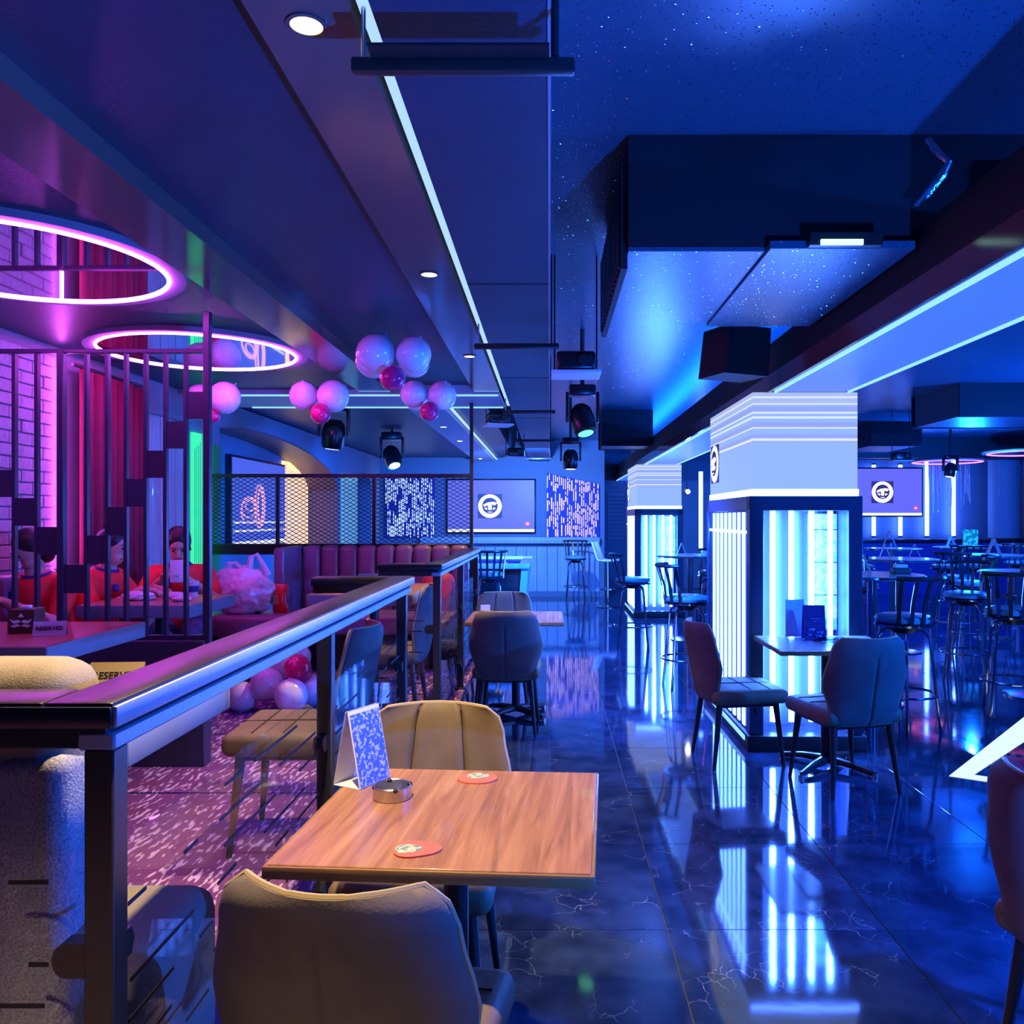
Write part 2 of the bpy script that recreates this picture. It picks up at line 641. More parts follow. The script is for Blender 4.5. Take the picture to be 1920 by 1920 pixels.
M['foil'] = mat('foil_duct', (.75, .78, .82), .18, 1, bump=(60, .5))

def crown_mat():
    m = bpy.data.materials.new('led_screen_wrap')
    m.use_nodes = True
    nt = m.node_tree
    N, L = nt.nodes, nt.links
    b = N['Principled BSDF']
    b.inputs['Base Color'].default_value = (.02, .02, .03, 1)
    b.inputs['Roughness'].default_value = .4
    tc = N.new('ShaderNodeTexCoord')
    sx = N.new('ShaderNodeSeparateXYZ')
    L.new(tc.outputs['Object'], sx.inputs[0])
    cr = N.new('ShaderNodeValToRGB')
    cr.color_ramp.interpolation = 'CONSTANT'
    mr = N.new('ShaderNodeMapRange')
    mr.inputs['From Min'].default_value = 1.66
    mr.inputs['From Max'].default_value = 2.30
    L.new(sx.outputs['Z'], mr.inputs['Value'])
    L.new(mr.outputs[0], cr.inputs['Fac'])
    base = (.30, .47, 1.05, 1)
    dim = (.30, .38, .80, 1)
    lite = (.72, .80, .98, 1)
    e = cr.color_ramp.elements
    e[0].position, e[0].color = 0, base
    e[1].position, e[1].color = .52, dim
    for p, c in ((.535, lite), (.56, dim), (.60, base), (.66, lite), (.675, dim), (.72, base), (.76, lite), (.785, base), (.81, lite), (.83, dim), (.88, base), (.90, lite), (.915, (.40, .50, .80, 1)), (.965, lite), (.985, (.40, .50, .80, 1))):
        k = e.new(p)
        k.color = c
    L.new(cr.outputs['Color'], b.inputs['Emission Color'])
    b.inputs['Emission Strength'].default_value = .86
    return m
M['crown'] = crown_mat()

# ------------------------------------------------------------------ the room
XW = -3.25          # left wall
PZ = .20            # height of the raised lounge
YB = 16.0           # back wall
YF = 17.9           # far wall on the right
XR = 10.2           # right wall
CEIL = 3.0
SOF = 2.6

fl = struct('floor', box(nb(), XW - .6, XR, -1.5, YF + .1, -.14, -.0045), M['grout'], 'dark glossy marble tile floor of the bar')
tile0 = None
T = .8
for ix in range(12):
    for iy in range(21):
        x, y = -1.17 + ix * T, .635 + iy * T
        if tile0 is None:
            tile0 = obj('tile', box(nb(), .0016, T - .0016, .0016, T - .0016, -.012, 0, .001, 1), M['marble'], fl, False)
            tile0.location = (x, y, 0)
        else:
            share(tile0, fl, (x, y, 0))

# raised lounge floor with carpet and its dark riser
pf = struct('floor_raised', box(nb(), XW, -.62, -1.5, 3.95, .0, PZ - .01), M['marble'], 'raised lounge floor')
struct('carpet', box(nb(), XW, -.64, -1.5, 3.93, PZ - .01, PZ), M['carpet'], '', pf)
struct('carpet', box(nb(), XW, -1.0, 3.95, 5.0, PZ - .01, PZ), M['carpet'], '', pf)
struct('riser_block', box(nb(), XW, -1.0, 3.95, 5.0, .0, PZ - .01), M['marble'], '', pf)
struct('step', box(nb(), -.98, -.70, 3.97, 4.98, .0, .10, .006), M['marble'], '', pf)
struct('riser_block', box(nb(), XW, -.62, 5.0, 8.0, .0, PZ - .01), M['marble'], '', pf)
struct('carpet', box(nb(), XW, -.64, 5.02, 7.98, PZ - .01, PZ), M['carpet'], '', pf)

# ceilings
def ceil_piece(name, x0, x1, y0, y1, z0, z1, m, label, parent=None):
    return struct(name, box(nb(), x0, x1, y0, y1, z0, z1), m, label, parent)
ceil_piece('ceiling', 0, XR, -1.5, YF, CEIL, CEIL + .1, M['ceil'], 'glossy dark painted ceiling lit deep blue')
tr1 = ceil_piece('trim_1', -.385, 0, -1.5, YB, SOF, CEIL, M['ceil2'], 'dropped blue lit ceiling soffit along the bar')
for y in (3.9, 6.5, 9.1, 11.7):
    struct('panel_joint', box(nb(), -.384, -.002, y, y + .012, SOF - .002, SOF + .004), M['matte'], '', tr1)
ceil_piece('trim_2', -.655, -.432, -1.5, 8.17, SOF, CEIL, M['soffit'], 'brown laminate soffit strip with round downlights')
ceil_piece('trim_3', -.432, -.385, -1.5, 8.17, SOF + .05, CEIL, M['matte'], 'dark slot behind the cove strip')
ceil_piece('ceiling_lounge', -1.375, -.655, -1.5, YB, SOF + .07, CEIL, M['ceil2'], 'smooth dark ceiling of the raised lounge')
ceil_piece('trim_4', -1.65, -1.375, -1.5, 7.3, SOF, CEIL, M['soffit'], 'brown laminate soffit strip beside the ring lights')
ceil_piece('ceiling_booth', XW, -1.65, -1.5, 7.3, SOF + .03, CEIL, M['ceil2'], 'dark booth ceiling that holds the ring lights')
ceil_piece('ceiling_rear', XW - .5, -1.375, 8.17, YB, SOF + .07, CEIL, M['ceil2'], 'rear lounge ceiling behind the cross beam')
M['palebeam'] = mat('pale_beam', (.46, .50, .56), .5)
ceil_piece('trim_5', XW, -.432, 7.3, 8.17, SOF - .01, CEIL - .01, M['palebeam'], 'pale cross beam over the mesh fence')
tr6 = ceil_piece('trim_6', -1.42, -1.05, 8.17, YB, SOF, SOF + .06, M['palebeam'], 'pale soffit strip running to the back wall')
for y in (7.33, 8.13):
    tag(obj('led_strip', box(nb(), -2.9, -.45, y - .012, y + .012, SOF - .022, SOF - .012), M['ledline']),
        'thin blue LED strip on the %s edge of the cross beam' % ('near' if y < 8 else 'far'), 'led strip', 'cross beam strips')
tag(obj('led_strip', box(nb(), -.412, -.386, -1.5, 8.15, SOF + .002, SOF + .016), M['ledice']),
    'long ice blue LED strip along the brown ceiling soffit', 'led strip')
tag(obj('led_strip', box(nb(), -1.02, -.99, 8.3, YB - .1, SOF + .02, SOF + .035), M['ledice']),
    'ice blue LED strip running to the back wall over the television', 'led strip')
tag(obj('edge_bead', box(nb(), -.004, .004, -1.5, YB - .2, SOF - .004, SOF + .004), M['railmetal']),
    'thin metal bead along the right edge of the dropped soffit', 'trim')

# suspended beam over the columns, with a lit panel under it
bx0, bx1 = 1.42, 1.94
bm_ = ceil_piece('trim_7', bx0, bx1, 1.2, YF, 2.325, 2.62, M['matte'], 'long dark beam hung over the two light columns')
ceil_piece('beam_lip', bx0 - .012, bx0 + .012, 1.2, YF, 2.315, 2.42, M['soffit'], '', bm_)
n = 0
for y0, y1 in ((1.2, 5.36), (6.86, 12.55), (14.05, YF)):
    p = obj('light_panel', box(nb(), bx0 + .05, bx1 - .04, y0 + .02, y1 - .02, 2.312, 2.326), M['panel'], bm_, False)
    for x in (bx0 + .03, bx1 - .02):
        obj('edge_strip', box(nb(), x - .007, x + .007, y0 + .02, y1 - .02, 2.305, 2.322), M['ledline'], bm_, False)

# left wall: plain piers, an arched alcove and decorative panels
def arch_poly(y0, y1, zs, za, n=14):
    ym, h = (y0 + y1) / 2, (y1 - y0) / 2
    return [(ym - h * math.cos(math.pi * i / n), zs + (za - zs) * math.sin(math.pi * i / n)) for i in range(n + 1)]
BIG = [(8.2, 2.40), (8.8, 2.455), (9.5, 2.48), (10.2, 2.465), (10.8, 2.43), (11.4, 2.375), (11.9, 2.30), (12.3, 2.21), (12.6, 2.09), (12.8, 1.93)]
wl = struct('wall_left', box(nb(), XW - .12, XW, -1.5, 8.15, 0, SOF + .05), M['wallp'], 'left wall of the lounge')
def wall_over_arch(y0, y1, arc, parent, m):
    poly = [(arc[0][0], 0), (y0, 0), (y0, SOF + .06), (y1, SOF + .06), (y1, 0), (arc[-1][0], 0)] + arc[::-1]
    return obj('arch_wall', prism(nb(), poly, XW - .47, XW, 'x'), m, parent, False)
wall_over_arch(8.15, 13.1, BIG, wl, M['wallp'])
wall_over_arch(13.1, YB, arch_poly(14.05, 15.2, 2.0, 2.3), wl, M['wallp'])
struct('alcove_back', box(nb(), XW - .57, XW - .47, 8.1, YB, 0, SOF + .06), M['wallb'], '', wl)
# brown lining of the big arch
bm = nb()
pr = BIG + [(12.8, 0)]
A = [bm.verts.new((XW + .004, a, b)) for a, b in pr]
B = [bm.verts.new((XW - .468, a, b)) for a, b in pr]
mid = (10.4, 1.2)
def inn(a, b, t=.02):
    v = Vector((mid[0] - a, mid[1] - b)).normalized() * t
    return a + v.x, b + v.y
A2 = [bm.verts.new((XW + .004, *inn(a, b))) for a, b in pr]
B2 = [bm.verts.new((XW - .468, *inn(a, b))) for a, b in pr]
for i in range(len(pr) - 1):
    bm.faces.new((A[i], A[i + 1], B[i + 1], B[i]))
    bm.faces.new((A2[i], A2[i + 1], B2[i + 1], B2[i]))
    bm.faces.new((A[i], A[i + 1], A2[i + 1], A2[i]))
    bm.faces.new((B[i], B[i + 1], B2[i + 1], B2[i]))
obj('arch_lining', bm, M['jamb'], wl)
# bricks
bk0 = None
struct('mortar_bed', box(nb(), XW, XW + .012, 4.3, 5.43, PZ, SOF), M['mortar'], '', wl)
bl, bh = .215, .068
for r in range(34):
    z = PZ + .005 + r * (bh + .008)
    if z + bh > SOF:
        break
    y = 4.3 - (0 if r % 2 else .11)
    while y < 5.42:
        a, b = max(y, 4.3), min(y + bl, 5.42)
        if b - a > .04:
            if bk0 is None:
                bk0 = obj('brick', box(nb(), 0, .022, 0, 1, 0, bh, .004, 1), M['brick'], wl, False)
                bk0.location = (XW + .005, a, z)
                bk0.scale = (1, b - a, 1)
            else:
                share(bk0, wl, (XW + .003 + random.uniform(0, .007), a, z), 0, (1, b - a, 1))
        y += bl + .008
# upright boards further on
for i in range(7):
    y = 6.5 + i * .138
    obj('board', box(nb(), XW, XW + .02 + .004 * (i % 2), y, y + .13, PZ, 2.35, .004, 1), M['board'], wl, False)
struct('board_cap', box(nb(), XW, XW + .05, 6.48, 7.48, 2.35, 2.40), M['wallp'], '', wl)
# textured lit panels set into the wall
def lit_texture(name, y0, y1, z0, z1, x, m, label, slits=12):
    t = thing(name, label, 'wall panel', (x, y0, z0))
    obj('backing', box(nb(), 0, .03, 0, y1 - y0, 0, z1 - z0), m, t, False)
    bm = nb()
    for i in range(slits):
        yy = (i + .5) * (y1 - y0) / slits
        h0 = random.uniform(0, .15)
        box(bm, .028, .033, yy - .005, yy + .005, h0, z1 - z0 - random.uniform(0, .15))
    s = obj('rib_relief', bm, M['wallp'], t, False)
    s['kind'] = 'stuff'
    return t
lit_texture('lit_wall_panel', 7.53, 7.88, .9, 2.28, XW + .002, M['green'], 'green glowing ribbed wall panel behind the slatted screen', 9)
tag(obj('green_reveal', box(nb(), XW, XW + .05, 7.93, 8.12, .9, 2.2), M['greensol']), 'plain green strip beside the glowing green wall panel', 'wall panel')
lit_texture('lit_wall_panel', 11.55, 12.72, .9, 2.3, XW - .468, M['gold'], 'golden glowing ribbed panel inside the brown arch', 22)
lit_texture('lit_wall_panel', 12.95, 13.95, .9, 2.2, XW + .002, mat('lit_ice', (.1, .1, .1), .4, emit=(.12, .38, .55), es=.9), 'pale ice blue ribbed panel right of the brown arch', 16)
tag(obj('led_strip', box(nb(), XW + .05, XW + .065, 5.440, 5.455, .7, 2.55), emis('brick_led_magenta', (.8, .10, 1.0), 45)), 'upright magenta LED strip at the edge of the brick wall', 'led strip')

# curtain
bm = nb()
NC = 90
cols = []
for i in range(NC + 1):
    y = 5.56 + .92 * i / NC
    x = XW + .10 + .035 * math.sin(i * .62) + .012 * math.sin(i * .23 + 1)
    cols.append([bm.verts.new((x, y, z)) for z in (PZ + .02, 1.3, 2.5)])
for a, b in zip(cols, cols[1:]):
    for k in range(2):
        bm.faces.new((a[k], b[k], b[k + 1], a[k + 1]))
cu = obj('curtain', bm, M['curtain'])
cu.modifiers.new('thick', 'SOLIDIFY').thickness = .006
tag(cu, 'burgundy pleated curtain hanging on the left wall', 'curtain')
tag(obj('curtain_rod', cyl(nb(), (XW + .10, 5.5, 2.52), (XW + .10, 6.52, 2.52), .012), M['black']), 'black rod that carries the burgundy curtain', 'rod')

# back wall
wb = struct('wall_back', box(nb(), XW - .57, .96, YB, YB + .15, 0, SOF + .42), M['wallb'], 'blue grey back wall with television')
for i in range(17):
    x = -2.44 + i * .2
    obj('board', box(nb(), x + .006, x + .194, YB - .022, YB, .10, .95, .003, 1), M['boardw'], wb, False)
obj('ledge', box(nb(), -2.46, .96, YB - .16, YB, 1.02, 1.14, .01), M['boardw'], wb)
obj('batten_gap', box(nb(), -2.46, .96, YB - .012, YB, .95, 1.02), M['wallb'], wb, False)
struct('baseboard_back', box(nb(), -2.5, .96, YB - .035, YB - .001, 0, .10), M['wallb'], 'dark baseboard under the boarded back wall')
struct('wall_return', box(nb(), .96, 1.06, YB, YF, 0, CEIL), M['wallb'], 'short return wall beside the lit slot panel')
wf = struct('wall_far', box(nb(), .96, XR, YF, YF + .15, 0, CEIL), M['wallb'], 'far right wall of the bar')
for k in range(12):
    z = 1.05 + k * .085
    obj('louvre_slat', box(nb(), 1.25, 1.60, YF - .03, YF, z, z + .05), M['wallp'], wf, False)
struct('wall_right', box(nb(), XR, XR + .15, -1.5, YF, 0, CEIL), M['wallb'], 'right side wall of the bar')

# ------------------------------------------------------------------ screens, logos, lit panels
def logo(parent, fn, r, m_plate=True):
    """white ring badge; fn(u, v, n) gives the 3-D point, n is the height above the surface"""
    def flat(name, pts, n0, n1, m):
        bm = nb()
        A = [bm.verts.new(fn(u, v, n0)) for u, v in pts]
        B = [bm.verts.new(fn(u, v, n1)) for u, v in pts]
        k = len(pts)
        bm.faces.new(A)
        bm.faces.new(B)
        for i in range(k):
            bm.faces.new((A[i], A[(i + 1) % k], B[(i + 1) % k], B[i]))
        return obj(name, bm, m, parent, False)
    def disc(a, b, cv=0):
        return [(a * math.cos(2 * math.pi * i / 36), cv + b * math.sin(2 * math.pi * i / 36)) for i in range(36)]
    if m_plate:
        flat('logo_plate', [(-r, -r), (r, -r), (r, r), (-r, r)], 0, .004, M['logod'])
    flat('logo_ring', disc(r * .97, r * .97), .004, .008, M['logow'])
    flat('logo_face', disc(r * .64, r * .66, r * .03), .008, .012, M['logod'])
    flat('logo_bar', [(-.55 * r, .12 * r), (-.2 * r, .30 * r), (.30 * r, .36 * r), (.62 * r, .26 * r), (.40 * r, .06 * r), (.15 * r, .14 * r), (-.2 * r, .06 * r), (-.5 * r, -.06 * r)], .012, .016, M['logow'])
    flat('logo_stem', [(-.16 * r, .10 * r), (.16 * r, .10 * r), (.13 * r, -.32 * r), (-.13 * r, -.32 * r)], .012, .016, M['logow'])
    flat('logo_cheek', [(-.50 * r, -.16 * r), (-.24 * r, -.10 * r), (-.24 * r, -.34 * r)], .012, .016, M['logow'])
    flat('logo_cheek', [(.50 * r, -.16 * r), (.24 * r, -.10 * r), (.24 * r, -.34 * r)], .012, .016, M['logow'])
    flat('logo_dash', [(-.18 * r, -.52 * r), (.18 * r, -.52 * r), (.18 * r, -.46 * r), (-.18 * r, -.46 * r)], .016, .018, M['logow'])

def tv(name, label, wd, ht, loc, rz, scr, kind, bottom=True):
    t = thing(name, label, 'television', loc, rz)
    obj('housing', box(nb(), -wd / 2 - .03, wd / 2 + .03, .0, .06, -.03, ht + .03, .008), M['blackp'], t)
    s = obj('screen', box(nb(), -wd / 2, wd / 2, -.006, .002, 0, ht), scr, t, False)
    if bottom:
        obj('lower_bar', box(nb(), -wd / 2, wd / 2, -.010, -.004, 0.0, .055), M['barw'], s, False)
    if kind == 'logo':
        cx, cz = -.012 * wd, ht * .5
        logo(s, lambda u, v, n: (cx + u, -.008 - n, cz + v), ht * .235)
        ic = obj('icon', lathe(nb(), [(0, 0), (.045, 0), (.045, .004), (0, .004)], 20), M['logor'], s, False)
        ic.rotation_euler = (R(90), 0, 0)
        ic.location = (wd * .42, -.010, ht * .16)
        obj('icon_mark', box(nb(), wd * .42 - .022, wd * .42 + .022, -.018, -.015, ht * .16 - .012, ht * .16 + .012), M['logow'], s, False)
    return t
tv('wall_television', 'large violet television with white ring logo on the back wall', 1.66, .99, ((-.276 - 1.956) / 2, YB - .06, 1.24), 0, M['screen'], 'logo')
tv('wall_television', 'violet television with white ring logo beside the front light column', 1.62, .98, (7.0, 17.45, 1.56), 0, M['screen'], 'logo')
t3 = tv('wall_television', 'television showing a pink outlined coin stack inside the brown arch', 1.9, 1.04, (XW - .40, 10.52, 1.17), R(90), M['screenb'], 'coins')
s3 = [c for c in t3.children if c.name.startswith('screen')][0]
def ell(cx, cz, a, b, rot, n=40):
    return [(cx + a * math.cos(q) * math.cos(rot) - b * math.sin(q) * math.sin(rot), -.014, cz + a * math.cos(q) * math.sin(rot) + b * math.sin(q) * math.cos(rot)) for q in [2 * math.pi * i / n for i in range(n)]]
for cx, cz, a, b, ro in ((-.35, .45, .42, .24, .05), (-.35, .52, .40, .20, .05), (-.30, .55, .24, .10, .05), (.22, .56, .24, .44, 0), (.26, .56, .15, .32, 0), (.34, .56, .20, .40, 0)):
    obj('coin_outline', tube(nb(), ell(cx * .62 - .22, cz * .62 + .14, a * .62, b * .62, ro), .009, 5, True), M['wirep'], s3)

for z in (.17, .27):
    obj('light_stripe', box(nb(), -.93, .90, -.012, -.007, z, z + .022), M['barw'], s3, False)

def slot_panel(label, x0, x1, z0, z1l, z1r, m, seed):
    rnd = random.Random(seed)
    t = thing('slot_light_panel', label, 'light panel', (x0, YB - .06, z0), 0, 'slot light panels on the back wall')
    wd = x1 - x0
    prm = [(0, 0), (wd, 0), (wd, z1r - z0), (0, z1l - z0)]
    bm = nb()
    prism(bm, prm, 0, .06, 'y')
    obj('board', bm, M['navy'], t, False)
    bm = nb()
    nc = 26
    for i in range(nc):
        x = (i + .15) * wd / nc
        top = (z1l - z0) + (z1r - z1l) * x / wd - .01
        z = rnd.uniform(0, .06)
        while z < top - .03:
            h = rnd.uniform(.05, .24)
            h = min(h, top - z)
            if rnd.random() < .72:
                ww = wd / nc * rnd.choice((.34, .42, .56))
                box(bm, x, x + ww, -.012, .004, z, z + h)
            z += h + rnd.uniform(.012, .05)
    o = obj('light_slots', bm, m, t, False)
    o['kind'] = 'stuff'
    return t
slot_panel('violet white lit slot panel with slanted top on the back wall', -.05, .955, 1.135, 2.37, 2.16, M['slotp'], 3)
slot_panel('blue lit slot panel behind the mesh fence', -3.14, -2.2, 1.135, 2.28, 2.28, M['slotb'], 5)

# ------------------------------------------------------------------ light columns
def make_column():
    t = thing('light_column', 'near light column with LED tubes and a pale screen crown', 'column', (1.66, 6.11, 0))
    hw, hd = .34, .71            # half sizes of the crown
    fw, fd = .365, .735
    obj('plinth', box(nb(), -fw - .02, fw + .02, -fd - .03, fd + .02, 0, .10, .008), M['black'], t)
    for x in (-1, 1):
        for y in (-1, 1):
            obj('corner_post', box(nb(), x * fw - (.09 if x > 0 else 0), x * fw + (.09 if x < 0 else 0), y * fd - (.09 if y > 0 else 0), y * fd + (.09 if y < 0 else 0), .10, 1.64, .004, 1), M['colframe'], t)
    obj('head_frame', box(nb(), -fw, fw, -fd, fd, 1.55, 1.645, .004, 1), M['colframe'], t)
    cr = obj('screen_crown', box(nb(), -hw, hw, -hd, hd, 1.69, 2.318), M['crown'], t, False)
    logo(cr, lambda u, v, n: (-hw - .002 - n, .50 - u, 1.93 + v), .15)
    obj('led_band', box(nb(), -hw - .006, hw + .006, -hd - .006, hd + .006, 1.645, 1.69), M['tube2'], t, False)
    core = obj('core_panel', box(nb(), -fw + .10, fw - .10, -fd + .30, fd - .1, .10, 1.55), M['corep'], t, False)
    obj('tile_panel', box(nb(), .10, fw - .085, -fd + .24, -fd + .31, .75, 1.53), M['tealtile'], t, False)
    for z in (.98, 1.2, 1.42):
        obj('shelf_line', box(nb(), .10, fw - .085, -fd + .225, -fd + .24, z, z + .008), M['black'], t, False)
    k = None
    for x in (-.185, -.062, .07, .195):
        o = obj('led_tube', cyl(nb(), (x, -fd + .12, .16), (x, -fd + .12, 1.545), .017), M['tube'], t) if k is None else share(k, t, (x + .185, 0, 0))
        k = k or o
    # left flank: upright light slats
    obj('flank_panel', box(nb(), -fw + .008, -fw + .03, -fd + .09, fd - .09, .10, 1.55), M['colframe'], t, False)
    k = None
    for i in range(8):
        y = -fd + .20 + i * .142
        if k is None:
            k = obj('light_slat', box(nb(), -fw + .004, -fw + .008, y - .034, y + .034, .12, 1.54), M['tube2'], t, False)
            y00 = y
        else:
            share(k, t, (0, y - y00, 0))
    obj('cross_strip', box(nb(), -fw - .002, -fw + .01, -fd + .12, fd - .12, 1.40, 1.418), M['tube2'], t, False)
    # right flank panel
    obj('flank_panel', box(nb(), fw - .07, fw - .05, -fd + .09, fd - .09, .10, 1.55), M['corep'], t, False)
    obj('rear_panel', box(nb(), -fw + .09, fw - .09, fd - .07, fd - .05, .10, 1.55), M['corep'], t, False)
    obj('plinth_light', box(nb(), -fw - .026, -fw - .019, -fd + .05, fd - .05, .055, .085), M['ledline'], t, False)
    return t
M['colframe'] = mat('column_frame', (.02, .03, .06), .3, spec=.6)
M['corep'] = mat('column_acrylic', (.055, .07, .22), .25, spec=.6)
def tealtile():
    m = mat('teal_tile', (.1, .3, .32), .25, emit=(.12, .62, .72), es=.9)
    nt = m.node_tree
    tc = nt.nodes.new('ShaderNodeTexCoord')
    v = nt.nodes.new('ShaderNodeTexVoronoi')
    v.inputs['Scale'].default_value = 42
    nt.links.new(tc.outputs['Object'], v.inputs['Vector'])
    cr = nt.nodes.new('ShaderNodeValToRGB')
    cr.color_ramp.elements[0].color = (.35, .95, 1, 1)
    cr.color_ramp.elements[1].color = (.02, .35, .45, 1)
    cr.color_ramp.elements[0].position, cr.color_ramp.elements[1].position = .2, .8
    nt.links.new(v.outputs['Distance'], cr.inputs[0])
    nt.links.new(cr.outputs[0], nt.nodes['Principled BSDF'].inputs['Emission Color'])
    return m
M['tealtile'] = tealtile()
col1 = make_column()
dup(col1, 'far light column standing behind the round bar table', (1.66, 13.3, 0))
# light the tubes throw forward onto tables, floor and chairs

# ------------------------------------------------------------------ ceiling fixtures
def downlight(label, x, y, z, m, power, col, spot=85):
    t = thing('downlight', label, 'ceiling light', (x, y, z), 0, 'round downlights')
    obj('trim_ring', lathe(nb(), [(.036, 0), (.044, 0), (.045, -.005), (.036, -.006)], 24, closed=True), M['soffit'], t)
    obj('lamp', lathe(nb(), [(0, -.0045), (.036, -.0045), (.036, -.001), (0, -.001)], 20), m, t)
    lamp('downlight_beam', 'SPOT', (x, y, z - .02), power, col, (0, 0, 0), spot=spot, blend=.6, radius=.03)
dl = ['large first', 'second', 'third', 'fourth', 'unseen rear']
for i, (y, p) in enumerate(((1.85, 280), (3.74, 210), (5.63, 150), (7.46, 70), (-.04, 280))):
    downlight('%s warm downlight in the brown ceiling strip above the railing' % dl[i] if i < 4 else 'warm downlight in the brown ceiling strip behind the viewer', -.54, y, SOF, M['down'], p, WARM)
for i, y in enumerate((9.98, 11.8, 15.3)):
    downlight('%s cool downlight in the pale strip behind the balloons' % dl[i], -1.27, y, SOF, M['downc'], 14, (.7, .82, 1))

def ring(label, x, y, z, neon, r=.615, power=8, col=PURP):
    t = thing('ring_light', label, 'ceiling light', (x, y, z), 0, 'neon ring lights')
    obj('rim', lathe(nb(), [(r + .005, .004), (r + .075, .0), (r + .08, .03), (r + .005, .03)], 64, closed=True), M['wallp'], t)
    bm = nb()
    tube(bm, [(r * math.cos(2 * math.pi * i / 72), r * math.sin(2 * math.pi * i / 72), .001) for i in range(72)], .009, 8, True)
    obj('neon_tube', bm, neon, t)
    obj('mirror_disc', lathe(nb(), [(0, .003), (r - .004, .003), (r - .004, .028), (0, .028)], 64), M['mirror'], t)
    return t
ring('purple neon ring light with mirror centre at the left edge', -2.33, 3.62, SOF, M['neon'])
ring('purple neon ring light with mirror centre above the slatted screen', -2.33, 5.55, SOF, M['neon'])
ring('pink neon ring light over the far right tables', 7.65, 16.0, SOF - .02, M['neonp'])
ring('pink neon ring light at the right edge of the room', 7.95, 13.8, SOF - .02, M['neonp'])

# big air duct
t = thing('air_duct', 'large black air duct box with blue lit underside', 'duct', (0, 0, 2.55))
obj('body', box(nb(), .31, 3.6, 3.25, 4.45, .02, .449), M['matte'], t, False)
obj('bottom_panel', box(nb(), .31, .88, 3.27, 4.47, 0, .02, .003, 1), M['ceil'], t, False)
obj('bottom_panel', box(nb(), .85, 1.41, 3.20, 4.50, -.012, .02, .003, 1), M['ceil'], t, False)
g = obj('side_grille', box(nb(), .285, .31, 3.30, 4.55, -.06, .36), M['matte'], t, False)
bm = nb()
for k in range(16):
    box(bm, .277, .287, 3.34 + k * .076, 3.38 + k * .076, -.04, .33)
obj('grille_ribs', bm, M['black'], g, False)['kind'] = 'stuff'
f = obj('vent', box(nb(), 1.80, 2.30, 3.225, 3.25, .02, .32, .004, 1), M['wallp'], t, False)
for k in range(3):
    obj('vent_slot', box(nb(), 1.83 + k * .15, 1.95 + k * .15, 3.218, 3.226, .10, .29), M['matte'], f, False)
l_ = obj('lamp_housing', box(nb(), .99, 1.27, 3.16, 3.20, -.01, .04, .004, 1), M['black'], t)
obj('lamp_glass', box(nb(), 1.03, 1.19, 3.150, 3.162, -.012, .008), M['lens'], l_, False)
bm = nb()
pts = [at(1740, 262, 3.2), at(1755, 285, 3.17), at(1778, 305, 3.15), at(1765, 330, 3.15), at(1740, 362, 3.15), at(1716, 388, 3.16)]
obj('foil_hose', tube(bm, [p - Vector((0, 0, 2.55)) for p in pts], [.014, .018, .014, .018, .015, .012], 8), M['foil'], t)

# hanging pipes
for i, y in enumerate((1.79, 4.7, 7.6, 10.4, 13.5)):
    nm = ['nearest', 'second', 'third', 'fourth', 'farthest'][i]
    t = thing('hanging_pipe', '%s black pipe rail hung under the blue soffit' % nm, 'pipe', (0, y, 2.46), 0, 'pipe rails under the soffit')
    obj('pipe', box(nb(), -.425, .055, -.014, .014, -.004, .028, .006), M['black'], t)
    obj('hanger_rod', cyl(nb(), (-.40, 0, .02), (-.40, 0, .14), .005), M['steel'], t)
    obj('hanger_rod', cyl(nb(), (.012, 0, .02), (.012, 0, .53), .009 if i == 0 else .005), M['black'], t)
    if i == 0:
        obj('tray', box(nb(), -.38, .0, -.06, .0, .024, .03), M['matte'], t, False)  # dark slab put in for the soffit shadow above the nearest pipe

def projector(label, loc, top, rz=0, s=1):
    t = thing('projector', label, 'projector', loc, rz, 'ceiling projectors')
    b = obj('body', box(nb(), -.11 * s, .11 * s, -.10 * s, .10 * s, .03 * s, .14 * s, .02 * s, 3), M['blackp'], t)
    obj('lens', cyl(nb(), (.04 * s, -.13 * s, .085 * s), (.04 * s, -.09 * s, .085 * s), .03 * s), M['black'], b)
    obj('tray', box(nb(), -.14 * s, .14 * s, -.12 * s, .12 * s, .01 * s, .03 * s, .004, 1), M['whitep'], t)
    for x in (-.12 * s, .12 * s):
        obj('hanger_rod', cyl(nb(), (x, 0, .02), (x, 0, top - loc[2]), .005), M['black'], t)
    return t
projector('black projector on a white tray beside the second pipe', (.15, 4.75, 2.30), CEIL)
projector('black projector hung in front of the third pipe', (-.52, 8.4, 2.42), SOF + .07, .3)
projector('small black projector hung near the fourth pipe', (-.45, 10.9, 2.28), SOF + .07, .2)
projector('projector on a pale tray hung over the far right lounge', (4.9, 11.6, 2.28), CEIL)

